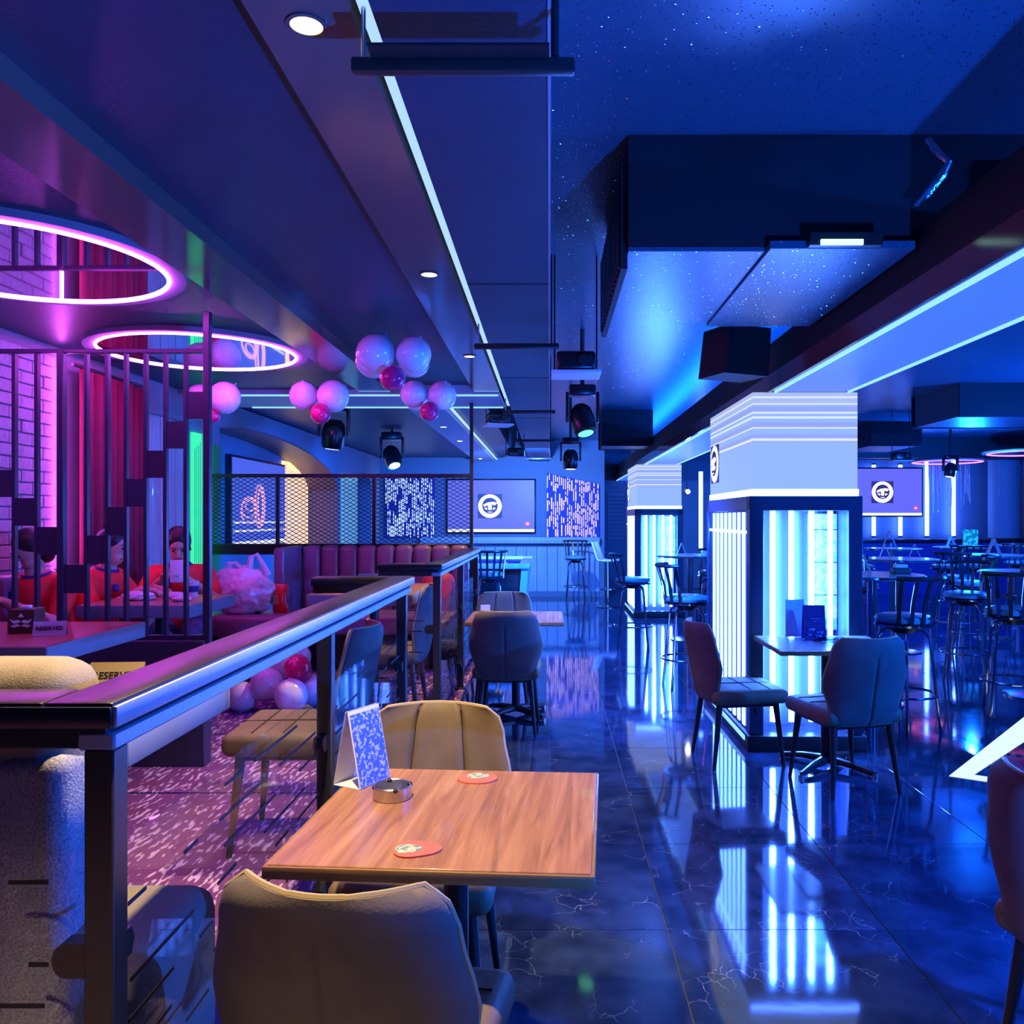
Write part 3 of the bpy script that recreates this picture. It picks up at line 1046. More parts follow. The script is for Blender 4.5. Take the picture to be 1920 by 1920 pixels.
def moving_head(label, loc, top, power, aim, lens, s=1, rz=0):
    t = thing('moving_head_light', label, 'stage light', loc, rz, 'moving head stage lights')
    obj('base', box(nb(), -.10 * s, .10 * s, -.08 * s, .08 * s, .17 * s, .25 * s, .015, 2), M['blackp'], t)
    obj('clamp', cyl(nb(), (0, 0, .25 * s), (0, 0, top - loc[2]), .018), M['black'], t)
    for x in (-1, 1):
        obj('yoke_arm', box(nb(), x * .115 * s - .012, x * .115 * s + .012, -.035 * s, .035 * s, -.03 * s, .20 * s, .008, 2), M['blackp'], t)
    hd = obj('head', lathe(nb(), [(0, .11 * s), (.05 * s, .105 * s), (.08 * s, .07 * s), (.092 * s, .0), (.088 * s, -.10 * s), (.075 * s, -.125 * s), (0, -.125 * s)], 24), M['blackp'], t)
    obj('lens', lathe(nb(), [(0, -.132 * s), (.05 * s, -.130 * s), (.062 * s, -.124 * s), (0, -.120 * s)], 20), lens, hd)
    hd.rotation_euler = aim
    return t
M['lensg'] = emis('lens_green', (.15, .95, .45), 1.5)
M['lensw'] = emis('lens_white', (.6, .8, 1), 2.5)
moving_head('black moving head light with a green lit lens right of the soffit', at(1092, 785, 6.6), CEIL, 0, (R(-18), R(-12), 0), M['lensg'], 1.05)
moving_head('smaller black moving head light behind the green lit one', at(1070, 860, 10.0), CEIL, 0, (0, 0, 0), M['lensw'], 1.0)
moving_head('black moving head light hanging under the white and pink balloons', at(626, 812, 8.6), SOF + .07, 0, (R(6), R(8), 0), M['lensw'], 1.3)
moving_head('black moving head light with a bright lens left of the back wall television', at(735, 855, 11.0), SOF + .07, 0, (R(-25), R(-20), 0), M['lensw'], 1.25)
moving_head('black moving head light hanging before the far right pink ring', at(1782, 880, 12.5), CEIL, 0, (0, R(10), 0), M['lensw'], .9)
# wall lamp glowing between the columns
t = thing('spot_lamp', 'bright white spot lamp shining beside the far light column', 'stage light', at(1290, 922, 12.2))
obj('can', cyl(nb(), (0, .02, 0), (0, .14, .03), .04, .035), M['blackp'], t)
obj('lamp', lathe(nb(), [(0, 0), (.03, .0), (.03, .008), (0, .008)], 16), emis('spot_lamp_white', (.8, .9, 1), 40), t).rotation_euler = (R(90), 0, 0)
obj('rod', cyl(nb(), (0, .1, .03), (0, .1, 3.0 - t.location.z), .008), M['black'], t)
# speaker on the beam
t = thing('loudspeaker', 'black wedge loudspeaker hung under the duct by the beam', 'speaker', at(1377, 665, 5.0), R(25))
obj('cabinet', prism(nb(), [(-.17, -.14), (.15, -.14), (.17, .15), (-.13, .15)], -.13, .13, 'y'), M['matte'], t, False)
obj('grille', prism(nb(), [(-.15, -.12), (.13, -.12), (.15, .13), (-.11, .13)], -.138, -.13, 'y'), M['black'], t, False)
obj('bracket', box(nb(), -.02, .02, -.02, .02, .14, CEIL - t.location.z), M['black'], t, False)
# cross ducts and boxes in the far ceiling
def ductbox(label, x0, x1, y0, y1, z0, z1):
    t = thing('ceiling_duct', label, 'duct', ((x0 + x1) / 2, (y0 + y1) / 2, z0), 0, 'ceiling ducts')
    hx, hy = (x1 - x0) / 2, (y1 - y0) / 2
    obj('body', box(nb(), -hx, hx, -hy, hy, .01, z1 - z0 - .001), M['ceil2'], t, False)
    obj('flange', box(nb(), -hx - .02, hx + .02, -hy - .02, -hy + .02, .0, z1 - z0 - .001), M['matte'], t, False)
    obj('flange', box(nb(), -hx - .02, hx + .02, hy - .02, hy + .02, .0, z1 - z0 - .001), M['matte'], t, False)
ductbox('dark duct crossing the ceiling between the moving heads and the beam', .74, 1.41, 11.5, 12.2, 2.5, CEIL)
ductbox('blue lit duct box in the upper right over the bar stools', 4.55, 8.2, 9.2, 10.4, 2.62, CEIL)
ductbox('small dark duct box right of the near light column', 5.0, 5.75, 12.9, 14.2, 2.62, CEIL)
ductbox('long low duct over the far right wall', 3.2, XR - .1, 15.4, 15.9, 2.62, CEIL)

# ------------------------------------------------------------------ balloons
def balloon_mesh(m):
    prof = [(0, -1.12), (.03, -1.12), (.05, -1.08), (.02, -1.05), (.14, -1.0), (.34, -.93), (.58, -.80), (.80, -.58), (.95, -.28), (1.0, .05), (.96, .36), (.82, .65), (.58, .87), (.30, .97), (0, 1.0)]
    o = obj('balloon', lathe(nb(), prof, 28), m)
    return o
BAL = {}
def balloon(label, kind, c, r, tilt=(0, 0, 0), group=None):
    m = M['bwhite'] if kind == 'w' else M['bpink']
    if kind not in BAL:
        o = balloon_mesh(m)
        BAL[kind] = o
    else:
        o = BAL[kind].copy()
        C.objects.link(o)
    o.location = c
    o.scale = (r, r, r)
    o.rotation_euler = tilt
    tag(o, label, 'balloon', group)
def cluster(where, items, d, grp):
    for px, py, rp, k, lab, dd in items:
        c = at(px, py, d + dd)
        if k == 'w':
            tl = (R(150), random.uniform(-.5, .5), random.uniform(0, 6))
        else:
            tl = (R(170), random.uniform(-.3, .3), 0)
        balloon(lab, k, c, rp * (d + dd) / 1560, tl, grp)
cluster('near', [(705, 661, 36, 'w', 'left front white balloon of the large ceiling cluster', 0), (776, 663, 33, 'w', 'right front white balloon of the large ceiling cluster', 0),
                 (736, 708, 24, 'p', 'pink balloon under the large ceiling cluster', -.08), (700, 676, 32, 'w', 'lower rear white balloon of the large ceiling cluster on its left', .2),
                 (776, 678, 29, 'w', 'lower rear white balloon of the large ceiling cluster on its right', .2)], 4.88, 'balloons of the large ceiling cluster')
cluster('right', [(777, 738, 26, 'w', 'left white balloon of the small cluster by the fence post', 0), (829, 741, 27, 'w', 'right white balloon of the small cluster by the fence post', 0),
                  (805, 771, 18, 'p', 'pink balloon of the small cluster by the fence post', -.08), (781, 748, 22, 'w', 'rear white balloon of the small cluster by the fence post', .2)], 6.45, 'balloons of the cluster by the fence post')
cluster('mid', [(570, 741, 27, 'w', 'left white balloon of the cluster in the middle of the cross beam', 0), (625, 742, 30, 'w', 'right white balloon of the cluster in the middle of the cross beam', 0),
                (601, 775, 19, 'p', 'pink balloon of the cluster in the middle of the cross beam', -.08)], 6.45, 'balloons in the middle of the cross beam')
cluster('left', [(421, 745, 30, 'w', 'white balloon beside the slatted screen post', 0), (398, 778, 15, 'p', 'pink balloon half behind the slatted screen post', 0), (375, 748, 28, 'w', 'white balloon half hidden by the slatted screen post', .1)], 6.45, 'balloons beside the slatted screen')
fp = [(500, 1282, 31, 'w', 'large lilac floor balloon in the middle of the pile behind the railing', 0), (558, 1253, 26, 'p', 'deep pink floor balloon on top of the pile behind the railing', .05),
      (546, 1303, 31, 'w', 'front lilac floor balloon of the pile behind the railing', -.15), (455, 1306, 28, 'w', 'left lilac floor balloon at the table edge', 0),
      (586, 1292, 28, 'w', 'right lilac floor balloon half behind the railing post', .1), (520, 1246, 30, 'w', 'upper lilac floor balloon of the pile behind the railing', .25),
      (555, 1232, 28, 'w', 'rear lilac floor balloon behind the deep pink one', .4)]
cluster('floor', fp, 5.62, 'balloons piled on the carpet')

# ------------------------------------------------------------------ chairs
def lerp_tab(tab, v):
    for (a, x), (b, y) in zip(tab, tab[1:]):
        if v <= b:
            k = (v - a) / (b - a)
            k = k * k * (3 - 2 * k)
            return x + (y - x) * k
    return tab[-1][1]

def backrest_bm(front_seams, back_seam=True, nu=60, nv=18):
    bm = nb()
    wt = [(0, .17), (.12, .205), (.5, .252), (.85, .222), (.95, .205), (1, .165)]
    fr, bk = [], []
    for j in range(nv + 1):
        v = j / nv
        v = 1 - (1 - v) ** 1.25
        wv = lerp_tab(wt, v)
        A, B = [], []
        for i in range(nu + 1):
            u = -1 + 2 * i / nu
            x = wv * u
            y = -.205 - .095 * v + .075 * u * u * (.35 + .65 * min(1, v * 2.2))
            z = .39 + .475 * v - .016 * (1 - abs(u)) * v * .0
            e = max(abs(u), abs(2 * v - 1))
            th = .055 * (1 - .62 * e ** 10)
            dent = sum(.012 * math.exp(-((u - s) / .032) ** 2) for s in front_seams) * (1 if v > .05 else 0)
            A.append(bm.verts.new((x, y + th / 2 - dent, z)))
            db = .008 * math.exp(-(u / .03) ** 2) if back_seam and v < .8 else 0
            B.append(bm.verts.new((x, y - th / 2 + db, z)))
        fr.append(A)
        bk.append(B)
    for j in range(nv):
        for i in range(nu):
            bm.faces.new((fr[j][i], fr[j][i + 1], fr[j + 1][i + 1], fr[j + 1][i]))
            bm.faces.new((bk[j][i], bk[j + 1][i], bk[j + 1][i + 1], bk[j][i + 1]))
    loop = [(0, i) for i in range(nu + 1)] + [(j, nu) for j in range(1, nv + 1)] + [(nv, i) for i in range(nu - 1, -1, -1)] + [(j, 0) for j in range(nv - 1, 0, -1)]
    edge = []
    for (a, b), (c, d) in zip(loop, loop[1:] + loop[:1]):
        bm.faces.new((fr[a][b], fr[c][d], bk[c][d], bk[a][b]))
    for a, b in loop:
        edge.append((fr[a][b].co + bk[a][b].co) / 2)
    return bm, edge

def make_chair(label, fabric, back, pip, seams, grp):
    t = thing('upholstered_chair', label, 'chair', (0, 0, 0), 0, grp)
    st = obj('seat', box(nb(), -.235, .235, -.205, .265, .385, .475, .038, 4), fabric, t)
    obj('seat_seam', tube(nb(), [(-.2, .03, .4755), (0, .03, .477), (.2, .03, .4755)], .003, 5), M['seam'], st)
    obj('seat_seam', tube(nb(), [(0, -.15, .477), (0, .05, .477), (0, .25, .474)], .003, 5), M['seam'], st)
    obj('seat_seam', tube(nb(), [(-.2, .15, .4755), (0, .15, .477), (.2, .15, .4755)], .003, 5), M['seam'], st)
    bm, edge = backrest_bm(seams)
    b = obj('backrest', bm, fabric, t)
    b.data.materials.append(back)
    for p in b.data.polygons:
        if p.normal.y < -.2:
            p.material_index = 1
    obj('piping', tube(nb(), edge[::2], .0065, 6, True), pip, b)
    for u in seams:
        pts = []
        for j in range(12):
            v = .12 + .84 * j / 11
            wv = lerp_tab([(0, .17), (.12, .205), (.5, .252), (.85, .222), (.95, .205), (1, .165)], v)
            pts.append((wv * u, -.205 - .095 * v + .075 * u * u * (.35 + .65 * min(1, v * 2.2)) + .0275 - .0125, .39 + .475 * v))
        obj('seam', tube(nb(), pts, .0035, 5), M['seam'], b)
    for sx in (-1, 1):
        for sy, y0, y1 in ((-1, -.15, -.20), (1, .20, .235)):
            obj('leg', cyl(nb(), (sx * .165, y0, .40), (sx * .205, y1, 0), .021, .011, 12), M['black'], t)
    obj('under_frame', box(nb(), -.18, .18, -.16, .21, .362, .386, .004, 1), M['black'], t)
    return t
CH = 'suede chairs around the bar'
ch_front = make_chair('grey brown suede chair with its back to us in the near foreground', M['tan'], M['greyback'], M['piping'], (-.36, .36), CH)
ch_front.location = (-.345, 1.69, 0)
ch_front.rotation_euler = (0, 0, R(-9))
def chair(label, x, y, deg, z=0):
    return dup(ch_front, label, (x, y, z), R(deg), CH)
chair('tan channelled chair facing us behind the near walnut table', -.385, 2.575, 178)
chair('grey suede chair with its back to us at the second walnut table', -.295, 5.93, -2)
chair('tan channelled chair facing us behind the second walnut table', -.385, 6.89, 180)
chair('suede chair turned sideways at the light column table', 1.15, 5.18, -82)
chair('blue grey suede chair with its back to us at the light column table', 1.655, 4.66, 14)
chair('suede chair cropped by the lower right edge of the photo', 1.47, 2.12, -70)
chair('tan chair facing left on the carpet behind the glass railing', -1.0, 3.40, 92, PZ)
chair('tan chair facing left beyond the railing gap', -1.02, 5.40, 90, PZ)
chair('pale grey chair beyond the mesh fence behind the plastic bag', -2.55, 8.75, 170)
chair('tan chair beyond the mesh fence beside the red snack bag', -1.80, 8.6, 200)

# ------------------------------------------------------------------ tables
def cross_base(t, z_top, r=.30, h=.03, base=True, colr=.032):
    obj('pedestal', cyl(nb(), (0, 0, .03), (0, 0, z_top), colr, colr, 16), M['black'], t)
    obj('top_plate', box(nb(), -.16, .16, -.16, .16, z_top - .012, z_top, .004, 1), M['black'], t)
    if base:
        for k in range(4):
            a = math.pi / 4 + k * math.pi / 2
            bm = nb()
            d = Vector((math.cos(a), math.sin(a), 0))
            tube(bm, [d * .02 + Vector((0, 0, .05)), d * .15 + Vector((0, 0, .043)), d * r + Vector((0, 0, .02))], [.026, .022, .016], 8)
            ft = obj('foot', bm, M['black'], t)
            obj('foot_pad', cyl(nb(), d * r, d * r + Vector((0, 0, .022)), .02, .016, 10), M['steel'], ft)

def rect_table(label, x, y, z0, wd, dp, h=.75, deg=0, th=.03, top=None, edge=None, grp='square tables'):
    t = thing('pedestal_table', label, 'table', (x, y, z0), R(deg), grp)
    tp = obj('tabletop', box(nb(), -wd / 2 + .008, wd / 2 - .008, -dp / 2 + .008, dp / 2 - .008, h - th + .002, h, .002, 1), top or M['wood'], t)
    bm = nb()
    for a in ((-wd / 2, wd / 2, -dp / 2, -dp / 2 + .0085), (-wd / 2, wd / 2, dp / 2 - .0085, dp / 2)):
        box(bm, a[0], a[1], a[2], a[3], h - th, h - .002, .003, 2)
    for a in ((-wd / 2, -wd / 2 + .0085), (wd / 2 - .0085, wd / 2)):
        box(bm, a[0], a[1], -dp / 2 + .0085, dp / 2 - .0085, h - th, h - .002, .003, 2)
    obj('edge_band', bm, edge or M['woodedge'], tp)
    cross_base(t, h - th)
    return t
rect_table('near walnut table with an ashtray and two coasters', -.238, 2.128, 0, .72, .715, .75, -4)
rect_table('second walnut table further along the railing', -.255, 6.37, 0, .72, .72)
M['paletop'] = wood_mat('pale_table_top', (.46, .44, .42), (.58, .56, .54), (.66, .64, .62), .22, 'x', .4)
rect_table('pale table pushed against the near light column', 1.67, 5.02, 0, .72, .62, top=M['paletop'])
M['edgegrey'] = mat('dark_grey_edge', (.22, .25, .28), .45)
rect_table('dark edged table inside the near railing corner', -1.37, 2.22, PZ, .80, .62, .80, 0, .075, M['wood'], M['edgegrey'], 'thick edged lounge tables')
rect_table('dark edged table with a reserved sign before the slatted screen', -2.36, 3.64, PZ, .80, .80, .80, 0, .075, M['wood'], M['edgegrey'], 'thick edged lounge tables')
rect_table('dark edged table where the people in red sit', -2.40, 5.14, PZ, .66, .70, .80, 0, .075, M['wood'], M['edgegrey'], 'thick edged lounge tables')
rect_table('dark edged table with party ornaments before the purple sofa', -1.25, 5.95, PZ, .70, .95, .80, 0, .075, M['wood'], M['edgegrey'], 'thick edged lounge tables')

def round_table(label, x, y, r=.36, h=1.05, m=None):
    t = thing('high_table', label, 'table', (x, y, 0), 0, 'round high tables')
    tp = obj('tabletop', lathe(nb(), [(0, h - .03), (r - .01, h - .03), (r, h - .022), (r, h - .008), (r - .008, h), (0, h)], 40), m or M['hightop'], t)
    obj('edge_band', lathe(nb(), [(r - .002, h - .024), (r + .006, h - .022), (r + .006, h - .008), (r - .002, h - .006)], 40, closed=True), M['chrome'], tp)
    obj('pedestal', cyl(nb(), (0, 0, .02), (0, 0, h - .03), .04, .04, 16), M['chrome'], t)
    obj('base', lathe(nb(), [(0, 0), (.24, 0), (.24, .012), (.06, .035), (0, .035)], 32), M['chrome'], t)
    return t
M['hightop'] = wood_mat('high_table_top', (.30, .28, .27), (.42, .40, .38), (.50, .48, .46), .3, 'x')
round_table('round high table right behind the near light column', 2.62, 6.75, .40)
round_table('round high table at the right edge with chrome pedestal', 4.10, 7.05, .42)
round_table('round high table in front of the far light column', 1.74, 10.3, .42)
round_table('round high table with tent cards in the middle of the right lounge', 3.95, 9.4, .42)
round_table('round high table behind the right edge stools', 5.55, 10.4, .42)
round_table('far round high table under the violet television', 5.2, 12.6, .42)
round_table('far round high table with a leafy menu', 6.55, 13.2, .42)
round_table('farthest round high table at the right edge', 8.0, 14.2, .42)

# ------------------------------------------------------------------ bar stools
def make_stool(label):
    t = thing('bar_stool', label, 'bar stool', (0, 0, 0), 0, 'bar stools with slat backs')
    st = obj('seat', lathe(nb(), [(0, .755), (.17, .755), (.192, .77), (.197, .79), (.185, .812), (.14, .822), (0, .826)], 32), M['teal'], t)
    obj('seat_ring', lathe(nb(), [(.17, .742), (.200, .742), (.204, .756), (.17, .756)], 32, closed=True), M['chrome'], t)
    obj('swivel', cyl(nb(), (0, 0, .69), (0, 0, .745), .07, .10, 16), M['black'], t)
    k = None
    for i in range(4):
        a = math.pi / 4 + i * math.pi / 2
        pts = []
        for r, z in ((.05, .705), (.11, .712), (.155, .69), (.175, .64), (.195, .45), (.215, .25), (.245, .0)):
            pts.append((r * math.cos(a), r * math.sin(a), z))
        obj('leg', tube(nb(), pts, .0115, 8), M['chrome'], t)
    bm = nb()
    tube(bm, [(.222 * math.cos(2 * math.pi * i / 36), .222 * math.sin(2 * math.pi * i / 36), .26) for i in range(36)], .009, 7, True)
    obj('foot_ring', bm, M['chrome'], t)
    arc = []
    for i in range(13):
        a = R(-90) + R(-68 + 136 * i / 12)
        arc.append((.235 * math.cos(a), .235 * math.sin(a) - .035, 1.085 - .0 * abs(i - 6)))
    b = obj('back_rail', tube(nb(), arc, .017, 8), M['black'], t)
    for i in range(6):
        a = R(-90) + R(-60 + 120 * i / 5)
        c, s = math.cos(a), math.sin(a)
        d = Vector((-s, c, 0)) * .014
        bm = nb()
        P = [Vector((.196 * c, .196 * s, .75)), Vector((.205 * c, .205 * s - .008, .90)), Vector((.235 * c, .235 * s - .035, 1.085))]
        nrm = Vector((c, s, 0)) * .005
        rows = []
        for p in P:
            rows.append([bm.verts.new(p + d + nrm), bm.verts.new(p - d + nrm), bm.verts.new(p - d - nrm), bm.verts.new(p + d - nrm)])
        for A, B in zip(rows, rows[1:]):
            for q in range(4):
                bm.faces.new((A[q], A[(q + 1) % 4], B[(q + 1) % 4], B[q]))
        bm.faces.new(rows[0])
        bm.faces.new(rows[-1][::-1])
        obj('slat', bm, M['chrome'] if i % 2 else M['black'], t, False)
    return t
s0 = make_stool('bar stool with its slat back towards us right of the near light column')
s0.location = (2.52, 5.92, 0)
s0.rotation_euler = (0, 0, R(28))
def stool(label, x, y, deg):
    return dup(s0, label, (x, y, 0), R(deg), 'bar stools with slat backs')
stool('bar stool with teal seat between the two nearest right tables', 3.88, 7.75, 150)
stool('bar stool with slat back at the right edge of the photo', 3.55, 6.38, -20)
stool('left bar stool facing right before the far light column', .97, 9.65, -95)
stool('nearer left bar stool facing right just behind the suede chair', 1.22, 7.40, -85)
stool('bar stool on the far side of the round table by the far light column', 2.15, 10.9, 160)
stool('bar stool tucked behind the near light column flank', 2.25, 9.6, 60)
stool('black bar stool standing against the boarded back wall', .48, 15.2, 180)
stool('bar stool at the end of the pool table', -.77, 10.6, 10)
stool('bar stool left of the tent card table in the right lounge', 3.35, 9.0, -60)
stool('bar stool right of the tent card table in the right lounge', 4.62, 9.1, 70)
stool('bar stool behind the right edge round table', 4.9, 10.0, -50)
stool('bar stool beside the pink lit right edge table', 6.1, 9.9, 60)
stool('bar stool left of the far table under the violet television', 4.6, 12.3, -80)
stool('bar stool right of the far table under the violet television', 5.85, 12.3, 80)
stool('bar stool before the leafy menu table', 6.4, 12.5, 0)
stool('bar stool near the farthest right edge table', 7.6, 13.5, -30)
# pale moulded stool
t = thing('shell_stool', 'pale moulded shell stool beside the back wall corner', 'bar stool', (.985, 14.1, 0), R(-110))
bm = nb()
g_ = []
for j in range(9):
    v = j / 8
    row = []
    for i in range(11):
        u = -1 + i / 5
        if v < .45:
            k = v / .45
            p = (u * .20, .18 - .34 * k, .80 + .02 * u * u - .02 * math.sin(k * 3.1))
        else:
            k = (v - .45) / .55
            p = (u * (.20 - .03 * k), -.16 - .10 * k + .05 * u * u, .80 + .30 * k)
        row.append(bm.verts.new(p))
    g_.append(row)
for a, b in zip(g_, g_[1:]):
    for i in range(10):
        bm.faces.new((a[i], a[i + 1], b[i + 1], b[i]))
sh = obj('shell', bm, M['whitep'], t)
sh.modifiers.new('thick', 'SOLIDIFY').thickness = .02
obj('pole', cyl(nb(), (0, 0, .02), (0, 0, .79), .03, .025), M['chrome'], t)
obj('base', lathe(nb(), [(0, 0), (.21, 0), (.21, .012), (.04, .03), (0, .03)], 28), M['chrome'], t)
obj('foot_ring', tube(nb(), [(.14 * math.cos(2 * math.pi * i / 24), .14 * math.sin(2 * math.pi * i / 24), .3) for i in range(24)], .009, 6, True), M['chrome'], t)

# pool table
t = thing('pool_table', 'white railed pool table before the boarded back wall', 'pool table', (-.95, 12.7, 0))
for x in (-1, 1):
    obj('side_rail', box(nb(), x * .60 - .075, x * .60 + .075, -1.2, 1.2, .80, .87, .012), M['poolw'], t)
    obj('end_rail', box(nb(), -.53, .53, x * 1.13 - .075, x * 1.13 + .075, .80, .87, .012), M['poolw'], t)
obj('bed', box(nb(), -.55, .55, -1.1, 1.1, .78, .825), M['poolb'], t, False)
obj('cabinet', box(nb(), -.56, .56, -1.08, 1.08, .22, .79, .02), M['blackp'], t)
for x in (-1, 1):
    for y in (-1, 1):
        bm = nb()
        prism(bm, [(x * .66, .80), (x * .56, .80), (x * .50, 0), (x * .58, 0)], y * 1.1 - .05, y * 1.1 + .05, 'y')
        obj('leg', bm, M['poolw'], t, False)
tag(obj('pool_ball', ball(nb(), (-.62, 11.85, .853), .028), M['white']), 'white ball on the pool table cloth', 'ball')

# ------------------------------------------------------------------ railings
RX = -.675      # railing line
def dashes(bm, fn, L, z0, z1, seed, rows=9):
    rnd = random.Random(seed)
    for k in range(rows):
        z = z0 + (z1 - z0) * (k + .6) / rows
        a = rnd.uniform(0, .12)
        while a < L - .05:
            l = rnd.choice((.06, .1, .16, .24, .32))
            l = min(l, L - .03 - a)
            if rnd.random() < .75 and l > .03:
                fn(bm, a, a + l, z)
            a += l + rnd.uniform(.05, .2)
def railing(label, y0, y1, posts, returns, seed):
    """cap rail along Y at RX, square posts, glass panels with dark dashes; returns: (y, x_end) front or rear legs"""
    t = thing('glass_railing', label, 'railing', (RX, y0, 0))
    def loc(y):
        return y - y0
    cap = obj('cap_rail', box(nb(), -.075, .03, loc(y0) - .02, loc(y1) + .02, 1.188, 1.228, .007, 2), M['railwood'], t)
    obj('cap_face', box(nb(), .028, .036, loc(y0) - .02, loc(y1) + .02, 1.190, 1.222, .003, 2), M['railmetal'], cap)
    obj('sub_rail', box(nb(), -.035, .022, loc(y0), loc(y1), 1.150, 1.178, .004, 1), M['railmetal'], t)
    obj('rail_core', box(nb(), -.03, .008, loc(y0), loc(y1), 1.176, 1.190), M['matte'], t, False)
    for y in posts:
        p = obj('post', box(nb(), -.025, .020, loc(y), loc(y) + .045, .0, 1.152, .003, 1), M['black'], t)
        obj('foot_flange', box(nb(), -.045, .04, loc(y) - .02, loc(y) + .065, PZ - .005, PZ + .012, .003, 1), M['black'], p)
    for k, (a, b) in enumerate(zip(posts, posts[1:])):
        a2, b2 = loc(a) + .075, loc(b) - .03
        g = obj('glass_panel', box(nb(), -.012, -.002, a2, b2, PZ + .10, .985), M['glass'], t, False)
        bm = nb()
        dashes(bm, lambda bm, p, q, z: box(bm, -.001, .0005, a2 + p, a2 + q, z - .0035, z + .0035), b2 - a2, PZ + .14, .97, seed + k, 10)
        obj('dash_print', bm, M['matte'], g, False)['kind'] = 'stuff'
        for yy in (a2 - .04, b2 - .0):
            for z in (.40, .83):
                obj('glass_clamp', prism(nb(), [(yy, z - .022), (yy + .04, z - .022), (yy + .05, z), (yy + .04, z + .022), (yy, z + .022)] if yy < a2 else [(yy + .03, z - .022), (yy - .012, z - .022), (yy - .022, z), (yy - .012, z + .022), (yy + .03, z + .022)], -.022, .010, 'x'), M['black'], g, False)
    for y, xe in returns:
        L = RX - xe
        c2 = obj('return_cap', box(nb(), -L, -.075, loc(y) - .02, loc(y) + .085, 1.188, 1.2279, .007, 2), M['railwood'], t)
        obj('cap_face', box(nb(), -L, .030, loc(y) - .027, loc(y) - .019, 1.190, 1.222, .003, 2), M['blackp'], c2)
        obj('return_rail', box(nb(), -L, -.025, loc(y) + .005, loc(y) + .045, 1.152, 1.188, .003, 1), M['black'], t)
        g = obj('glass_panel', box(nb(), -L + .04, -.055, loc(y) + .020, loc(y) + .030, PZ + .10, .985), M['glass'], t, False)
        bm = nb()
        x0 = -L + .05
        dashes(bm, lambda bm, p, q, z: box(bm, x0 + p, x0 + q, loc(y) + .0195, loc(y) + .021, z - .0035, z + .0035), L - .11, PZ + .14, .97, seed + 20, 10)
        obj('dash_print', bm, M['matte'], g, False)['kind'] = 'stuff'
        for z in (.40, .83):
            bm = nb()
            pts = [(-.02 - .038 + .02 * math.cos(R(a)), z + .026 * math.sin(R(a))) for a in range(90, 271, 20)] + [(-.02, z - .026), (-.02, z + .026)]
            prism(bm, pts, loc(y) + .008, loc(y) + .040, 'y')
            obj('glass_clamp', bm, M['black'], g, False)
    return t
railing('near black glass railing with a corner post beside the walnut table', 1.25, 3.93, (1.25, 2.50, 3.80), ((1.25, -1.75), (3.86, -1.10)), 11)
railing('far black glass railing beside the second walnut table', 5.0, 7.70, (5.0, 6.33, 7.62), ((5.0, -1.03),), 31)

# ------------------------------------------------------------------ slatted screen
YS = 4.4
def sx(px):
    return (px - 1030) * YS / 1560
xr = sx(389)
t = thing('slatted_screen', 'black metal slatted screen with stepped square plates', 'screen', (xr, YS, PZ))
def L_(px):
    return sx(px) - xr
def zz(py):
    return 1.5 - (py - 972) * YS / 1560 - PZ
sb_ = M['screenblk'] = mat('screen_black_paint', (.03, .022, .045), .35, spec=.6)
for px, top in ((389, 585), (116, 655)):
    obj('post', box(nb(), L_(px) - .018, L_(px) + .018, -.02, .02, .45, zz(top), .003, 1), sb_, t)
obj('post', box(nb(), L_(-60) - .018, L_(-60) + .018, -.02, .02, .45, zz(655), .003, 1), sb_, t)
obj('top_rail', box(nb(), L_(-60), L_(389), -.016, .016, zz(663), zz(655), .003, 1), sb_, t)
obj('bottom_rail', box(nb(), L_(-60), L_(389), -.016, .016, zz(1200), zz(1190), .003, 1), sb_, t)
for px in (-18, 28, 70, 163, 202, 237, 274, 311, 349):
    obj('bar', box(nb(), L_(px) - .009, L_(px) + .009, -.014, .014, zz(1192), zz(663)), sb_, t, False)
steps = [(349, 389, 735, 786), (311, 349, 790, 841), (274, 311, 845, 896), (237, 274, 898, 950), (202, 237, 951, 1004), (163, 202, 1004, 1057), (116, 163, 1058, 1112),
         (-18, 28, 881, 932), (28, 70, 934, 986), (70, 116, 988, 1040)]
for a, b, c, d in steps:
    obj('square_plate', box(nb(), L_(a), L_(b), -.010, .010, zz(d), zz(c)), sb_, t, False)
obj('base_panel', box(nb(), L_(-60), L_(389), -.05, .05, 0, zz(1199), .004, 1), mat('base_panel_dark', (.03, .025, .04), .5), t)

